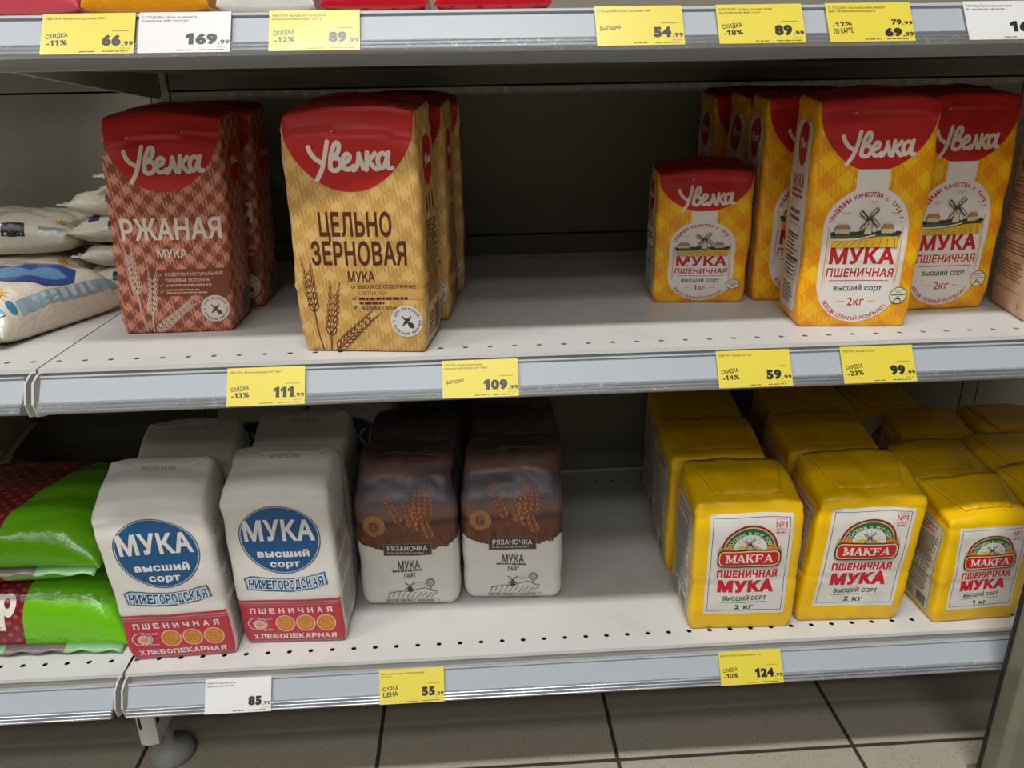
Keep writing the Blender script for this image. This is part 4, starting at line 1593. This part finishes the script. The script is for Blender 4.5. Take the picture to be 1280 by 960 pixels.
ticket(0.7265, ZT, 0, False, 'С. ПУДОВЪ Мучная смесь Вафли', '350г (Хлебзернопродукт)', '69', '99', ('-12%', 'ПО КАРТЕ'), 'yellow price ticket with two prices, 79.99 and 69.99, on the upper rail', extra=('79', '99'))
ticket(0.846, ZT, 0, True, 'ГАРНЕЦ Премиальная мука', 'б/г выпечки овсяная', '169', '99', None, 'white price ticket cut off at the right edge of the upper rail', big_w=25)
ticket(0.1865, ZM, 0, False, 'УВЕЛКА Мука ржаная о/б 1,8кг', '', '111', '99', ('СКИДКА', '-13%'), 'yellow price ticket reading 111.99 on the middle rail', big_w=19)
ticket(0.3895, ZM, 0, False, 'УВЕЛКА Мука пшеничная', 'цельнозерновая о/б 1,8кг', '109', '99', ('выгодно',), 'yellow price ticket reading 109.99 on the middle rail', big_w=23)
ticket(0.657, ZM, 0, False, 'УВЕЛКА Мука в/с 1кг', '', '59', '99', ('СКИДКА', '-14%'), 'yellow price ticket reading 59.99 on the middle rail')
ticket(0.781, ZM, 0, False, 'УВЕЛКА Мука в/с 2кг', '', '99', '99', ('СКИДКА', '-23%'), 'yellow price ticket reading 99.99 on the middle rail')
ticket(0.107, ZL, 0.006, True, 'НИЖЕГОРОДСКАЯ Мука', 'пшеничная в/с 2кг', '85', '99', None, 'white price ticket reading 85.99 on the bottom rail')
ticket(0.3005, ZL, 0.006, False, 'Мука пшеничная хлебопекарная', 'в/с 2кг', '55', '39', ('СОЦ', 'ЦЕНА'), 'yellow price ticket reading 55.39 on the bottom rail')
ticket(0.6905, ZL, 0.006, False, 'МАКФА Мука пшеничная в/с 2кг', '', '124', '99', ('СКИДКА', '-10%'), 'yellow price ticket reading 124.99 on the bottom rail', big_w=22)

# ------------------------------------------------------------------ plastic sacks lying flat


class Sack:
    def __init__(s, L, Wd, T, seed, base=0.3, wrinkle=0.0022, sq=4.0, droop=0.0, tilt=0.0):
        s.__dict__.update(locals())
        g = np.random.RandomState(seed)
        s.k = g.normal(size=(8, 2))
        s.k /= np.linalg.norm(s.k, axis=1)[:, None]
        s.lam = g.uniform(0.03, 0.12, 8)
        s.ph = g.uniform(0, 6.28, 8)

    def pos(s, u, v, top, eps=0.0):
        u, v = np.asarray(u, float), np.asarray(v, float)
        f = (np.clip(1 - np.abs(u) ** s.sq, 0, 1) ** 0.5) * (np.clip(1 - np.abs(v) ** s.sq, 0, 1) ** 0.5)
        x = s.L / 2 * u * (1 - 0.07 * (1 - v * v) * (np.abs(u) ** 6) * 0.6)
        y = s.Wd / 2 * v * (1 - 0.07 * (1 - u * u) * (np.abs(v) ** 6) * 0.6)
        zs = s.base * s.T
        w = np.zeros_like(u)
        for k, l, ph in zip(s.k, s.lam, s.ph):
            w += np.abs(np.sin((x * k[0] + y * k[1]) * PI / l + ph)) - 0.64
        pucker = np.sin(v * 34 + s.ph[0]) * np.exp(-((1 - np.abs(u)) / 0.10) ** 2) * 0.0035 + \
            np.sin(u * 40 + s.ph[1]) * np.exp(-((1 - np.abs(v)) / 0.08) ** 2) * 0.0022
        if top:
            z = zs + (s.T - zs) * f + (w * s.wrinkle + pucker) * np.minimum(f * 3, 1) * (0.3 + 0.7 * f) + eps
        else:
            z = zs - zs * np.minimum(f * 1.35, 1) - eps
        return np.stack([x, y, np.maximum(z, 0.0) + s.tilt * x], -1)

    def body(s, name, mats, parent, nu=70, nv=56):
        U, V = np.meshgrid(np.sin(np.linspace(-PI / 2, PI / 2, nu + 1)), np.sin(np.linspace(-PI / 2, PI / 2, nv + 1)), indexing='ij')
        A = s.pos(U.ravel(), V.ravel(), True)
        B = s.pos(U.ravel(), V.ravel(), False)
        n = len(A)
        F = []
        for i in range(nu):
            for j in range(nv):
                a, b, c, d = i * (nv + 1) + j, (i + 1) * (nv + 1) + j, (i + 1) * (nv + 1) + j + 1, i * (nv + 1) + j + 1
                F.append((a, b, c, d))
                F.append((n + d, n + c, n + b, n + a))
        o = mesh_obj(name, np.concatenate([A, B]), F, mats, None, parent, True)
        bm = bmesh.new()
        bm.from_mesh(o.data)
        bmesh.ops.remove_doubles(bm, verts=bm.verts, dist=2e-5)
        bm.to_mesh(o.data)
        bm.free()
        return o

    def print_on(s, name, sh, parent, mirror=False):
        """sheet in u, v units of 100"""
        g = [q * 4.0 for q in range(-24, 25)]
        V, F, M = sh.subdivided(g, g)
        P = s.pos(np.clip(V[:, 0] / 100, -0.999, 0.999), np.clip(V[:, 1] / 100, -0.999, 0.999), True, 0.0005 + V[:, 2] * 0.0001)
        return mesh_obj(name, P, F, sh.mats, M, parent, True)

    def seal(s, name, mat, parent, edge, wd=0.012, th=0.0009, n=60):
        V, F = [], []
        for i in range(n + 1):
            t = -0.985 + 1.97 * i / n
            for q in (0, 1):
                for lay in (0, 1):
                    if edge in ('front', 'back'):
                        sg = -1 if edge == 'front' else 1
                        p = s.pos(np.array([t]), np.array([sg * 0.9995]), True)[0]
                        V.append((p[0], p[1] + sg * q * wd, max(0.0004, p[2] + lay * th + q * (0.002 * math.sin(i * 0.9)) - q * 0.003)))
                    else:
                        sg = -1 if edge == 'left' else 1
                        p = s.pos(np.array([sg * 0.9995]), np.array([t]), True)[0]
                        V.append((p[0] + sg * q * wd, p[1], max(0.0004, p[2] + lay * th + q * (0.002 * math.sin(i * 0.9)))))
        for i in range(n):
            a, b = i * 4, i * 4 + 4
            F += [(a, b, b + 2, a + 2), (a + 1, a + 3, b + 3, b + 1), (a + 2, b + 2, b + 3, a + 3), (a, a + 1, b + 1, b)]
        F += [(0, 2, 3, 1), (n * 4, n * 4 + 1, n * 4 + 3, n * 4 + 2)]
        return mesh_obj(name, V, F, [mat], None, parent, True)


def sack(name, label, cat, s, loc, yaw, mats, group=None, edges=('left', 'right'), seal_mat=None, rot=None):
    root = empty(name, loc, yaw, rot)
    tag(root, label, cat, group)
    s.body('plastic_body', mats, root)
    for e in edges:
        s.seal('end_seal', seal_mat or mats[0], root, e)
    return root


M_POLY = new_mat('white_plastic_sack', (222, 214, 196), 0.24, coat=0.25)
nt = NT(M_POLY)
v, x, y, z = nt.obj()
nt.bump(nt.noise(v, 34, 3, 1.4), 0.6, 0.004)

# green and burgundy sacks: the burgundy field ends along a curve, with small diamonds on it
M_GREEN = new_mat('green_burgundy_film', (104, 178, 20), 0.16, coat=0.4)
nt = NT(M_GREEN)
v, x, y, z = nt.obj()
edge = nt.m('SUBTRACT', x, nt.m('MULTIPLY', nt.m('ADD', y, 0.11), 0.30))
bur = nt.m('LESS_THAN', edge, 0.030)
dc = 0.017
da = nt.m('ABSOLUTE', nt.m('SUBTRACT', nt.m('FRACT', nt.m('DIVIDE', nt.m('ADD', x, nt.m('ADD', y, z)), dc)), 0.5))
db = nt.m('ABSOLUTE', nt.m('SUBTRACT', nt.m('FRACT', nt.m('DIVIDE', nt.m('SUBTRACT', x, nt.m('ADD', y, z)), dc)), 0.5))
dm = nt.m('LESS_THAN', nt.m('MAXIMUM', da, db), 0.22)
nt.l.new(nt.mix(bur, lin((108, 186, 22)), nt.mix(dm, lin((122, 32, 36)), lin((160, 76, 78)))), nt.b.inputs['Base Color'])
nt.bump(nt.noise(v, 26, 3, 1.6), 0.55, 0.004)
M_SEALG = new_mat('pale_green_seal', (136, 176, 132), 0.3)
nt = NT(M_SEALG)
v, x, y, z = nt.obj()
nt.l.new(nt.mix(nt.m('LESS_THAN', nt.m('ABSOLUTE', nt.m('SUBTRACT', x, 0.045)), 0.035), lin((132, 178, 130)), lin((118, 104, 104))), nt.b.inputs['Base Color'])

gl = Sack(0.30, 0.21, 0.082, 5, base=0.06, wrinkle=0.0012, sq=5)
g1 = sack('green_sack', 'green and burgundy plastic sack lying at the bottom of its stack, with a white letter', 'sack', gl, (-0.152, 0.133, ZL), 0.0, [M_GREEN], 'green and burgundy sacks', ('front',), M_SEALG)
lt = Sheet()
lt.text('р', 11, -84, 19, film((232, 226, 216)), w=14, bold=0.05)
gl.print_on('white_letter', lt, g1)
gu = Sack(0.30, 0.21, 0.084, 6, base=0.30, wrinkle=0.0016, sq=4)
sack('green_sack', 'green and burgundy plastic sack lying on top of the other green sack', 'sack', gu, (-0.166, 0.140, ZL + 0.083), 0.0, [M_GREEN], 'green and burgundy sacks', ('front',), M_SEALG)
sack('white_sack', 'whitish sack in the dark behind the green sacks at the left edge', 'sack', Sack(0.20, 0.15, 0.10, 9), (-0.36, 0.325, ZL + 0.101), 0.2, [M_POLY])
sack('white_sack', 'whitish sack lying under the other one in the dark behind the green sacks', 'sack', Sack(0.22, 0.15, 0.10, 19), (-0.36, 0.325, ZL), 0.1, [M_POLY])

# white sacks on the middle shelf
fs = Sack(0.17, 0.20, 0.058, 11, base=0.22, wrinkle=0.0016, sq=5)
f1 = sack('white_sack', 'white plastic sack with blue and green print at the left shelf front', 'sack', fs, (-0.118, 0.156, ZM), math.radians(67), [M_POLY])
pt_ = Sheet()
pt_.poly([(-40, 30), (-46, -20), (-30, -60), (-10, -84), (30, -86), (52, -70), (44, -20), (30, 30)], film((48, 76, 140)))
pt_.poly([(-10, 30), (-20, -30), (4, -66), (30, -78), (34, -60), (14, -20), (12, 30)], film((96, 140, 176)))
pt_.poly([(-76, 50), (-74, -10), (-62, -44), (-46, -52), (-40, -20), (-38, 50)], film((232, 230, 222)))
pt_.poly([(-70, 50), (-68, -10), (-56, -38), (-50, -10), (-54, 50)], film((66, 116, 64)))
pt_.ell(-48, -8, 6, 24, film((196, 84, 62)))
for i in range(16):
    a = 2 * PI * i / 16
    pt_.line([(-70, -66), (-70 + 17 * math.cos(a), -66 + 17 * math.sin(a))], 2.0, film((226, 160, 40)), taper=True)
pt_.ell(-70, -66, 10, 10, film((236, 186, 56)))
pt_.poly([(-62, -88), (88, -88), (88, -97), (-62, -97)], film((150, 178, 190)))
for i in range(7):
    pt_.rect(-40 + i * 14, -32 + i * 14, -96, -89, film((196, 206, 208)))
pt_.ell(-70, -90, 5, 6, film((60, 130, 170)))
pt_.line([(-98, -76), (-92, -86), (-82, -90)], 6, film((96, 164, 196)))
fs.print_on('front_print', pt_, f1)

SPOT = {'dark': (44, 42, 40), 'blue': (44, 60, 120), 'orange': (206, 150, 60), 'sky': (120, 164, 180)}


def marked(s, root, marks):
    sh = Sheet()
    for kind, u0, u1, v0, v1 in marks:
        if kind == 'orange':
            for i in range(10):
                a = 2 * PI * i / 10
                sh.line([((u0 + u1) / 2, (v0 + v1) / 2), ((u0 + u1) / 2 + (u1 - u0) * .8 * math.cos(a), (v0 + v1) / 2 + (v1 - v0) * .8 * math.sin(a))], 1.6, film(SPOT[kind]), taper=True)
            sh.ell((u0 + u1) / 2, (v0 + v1) / 2, (u1 - u0) / 2.6, (v1 - v0) / 2.6, film(SPOT[kind]))
        else:
            sh.rect(u0, u1, v0, v1, film(SPOT[kind]))
    s.print_on('printed_marks', sh, root)


zz = [0.004, 0.0370, 0.070, 0.1030]
lab4 = ['white plastic sack, lowest of the right stack behind the rye bag', 'white plastic sack, second from the bottom of the right stack behind the rye bag',
        'white plastic sack, third from the bottom of the right stack behind the rye bag', 'white plastic sack, topmost of the right stack behind the rye bag']
for i in range(4):
    s_ = Sack(0.205, 0.125, 0.0315, 40 + i, base=0.45, wrinkle=0.003, sq=4.5)
    r_ = sack('white_sack', lab4[i], 'sack', s_, (0.022 + (-0.012, 0.004, -0.006, 0.0)[i], 0.330, zz[i] - 0.004), (0.02, -0.05, 0.04, -0.04)[i], [M_POLY], 'white sacks stacked behind')
    marked(s_, r_, [('dark', -52, -22, -99, -86)] + ([('blue', -78, -64, -82, -62)] if i in (1, 2) else []))
for i in range(2):
    s_ = Sack(0.24, 0.125, 0.050, 50 + i, base=0.34, wrinkle=0.0022, sq=4)
    r_ = sack('white_sack', ('white plastic sack, lower of the two in the left stack behind the front sack', 'white plastic sack, upper of the two in the left stack, with an orange sun print')[i], 'sack', s_,
              (-0.208 + (0.0, 0.006, 0.0)[i], 0.338, 0.0520 * i), (0.0, 0.03, -0.02)[i], [M_POLY], 'white sacks stacked behind')
    marked(s_, r_, [('dark', 22, 46, -99, -86), ('orange', 74, 86, -78, -58), ('sky', 60, 86, -93, -88)])
tr = sack('patterned_sack', 'white sack with a blue and brown print on the topmost white sack', 'sack', Sack(0.13, 0.12, 0.036, 61, base=0.4), (0.036, 0.330, 0.1325), -0.05, [M_POLY])

# goods on the upper shelf, only their lower edges in the photo
M_PINK = film((206, 78, 92))
M_ORANGE = film((226, 150, 20))
M_WHITEF = film((224, 220, 212))
M_REDF = film((190, 24, 40))
for nm, lab, mt, x0, x1, y0, sd in (('pink_packet', 'pink plastic packet lying at the left end of the upper shelf', M_PINK, -0.02, 0.103, -0.016, 71),
                                    ('orange_packet', 'orange plastic packet on the upper shelf above the 66.99 ticket', M_ORANGE, 0.106, 0.210, -0.020, 72),
                                    ('white_packet', 'white plastic packet on the upper shelf above the 169.99 ticket', M_WHITEF, 0.214, 0.296, -0.012, 73),
                                    ('red_packet', 'red packet on the upper shelf right of the white packet', M_REDF, 0.300, 0.392, -0.006, 74),
                                    ('red_packet', 'red packet on the upper shelf above the bare stretch of rail', M_REDF, 0.397, 0.50, -0.002, 75)):
    s_ = Sack(x1 - x0, 0.12, 0.05, sd, base=0.12, wrinkle=0.002, sq=5)
    sack(nm, lab, 'packet', s_, ((x0 + x1) / 2, y0 + 0.062, ZT), 0.0, [mt], 'packets on the upper shelf', ('back',))
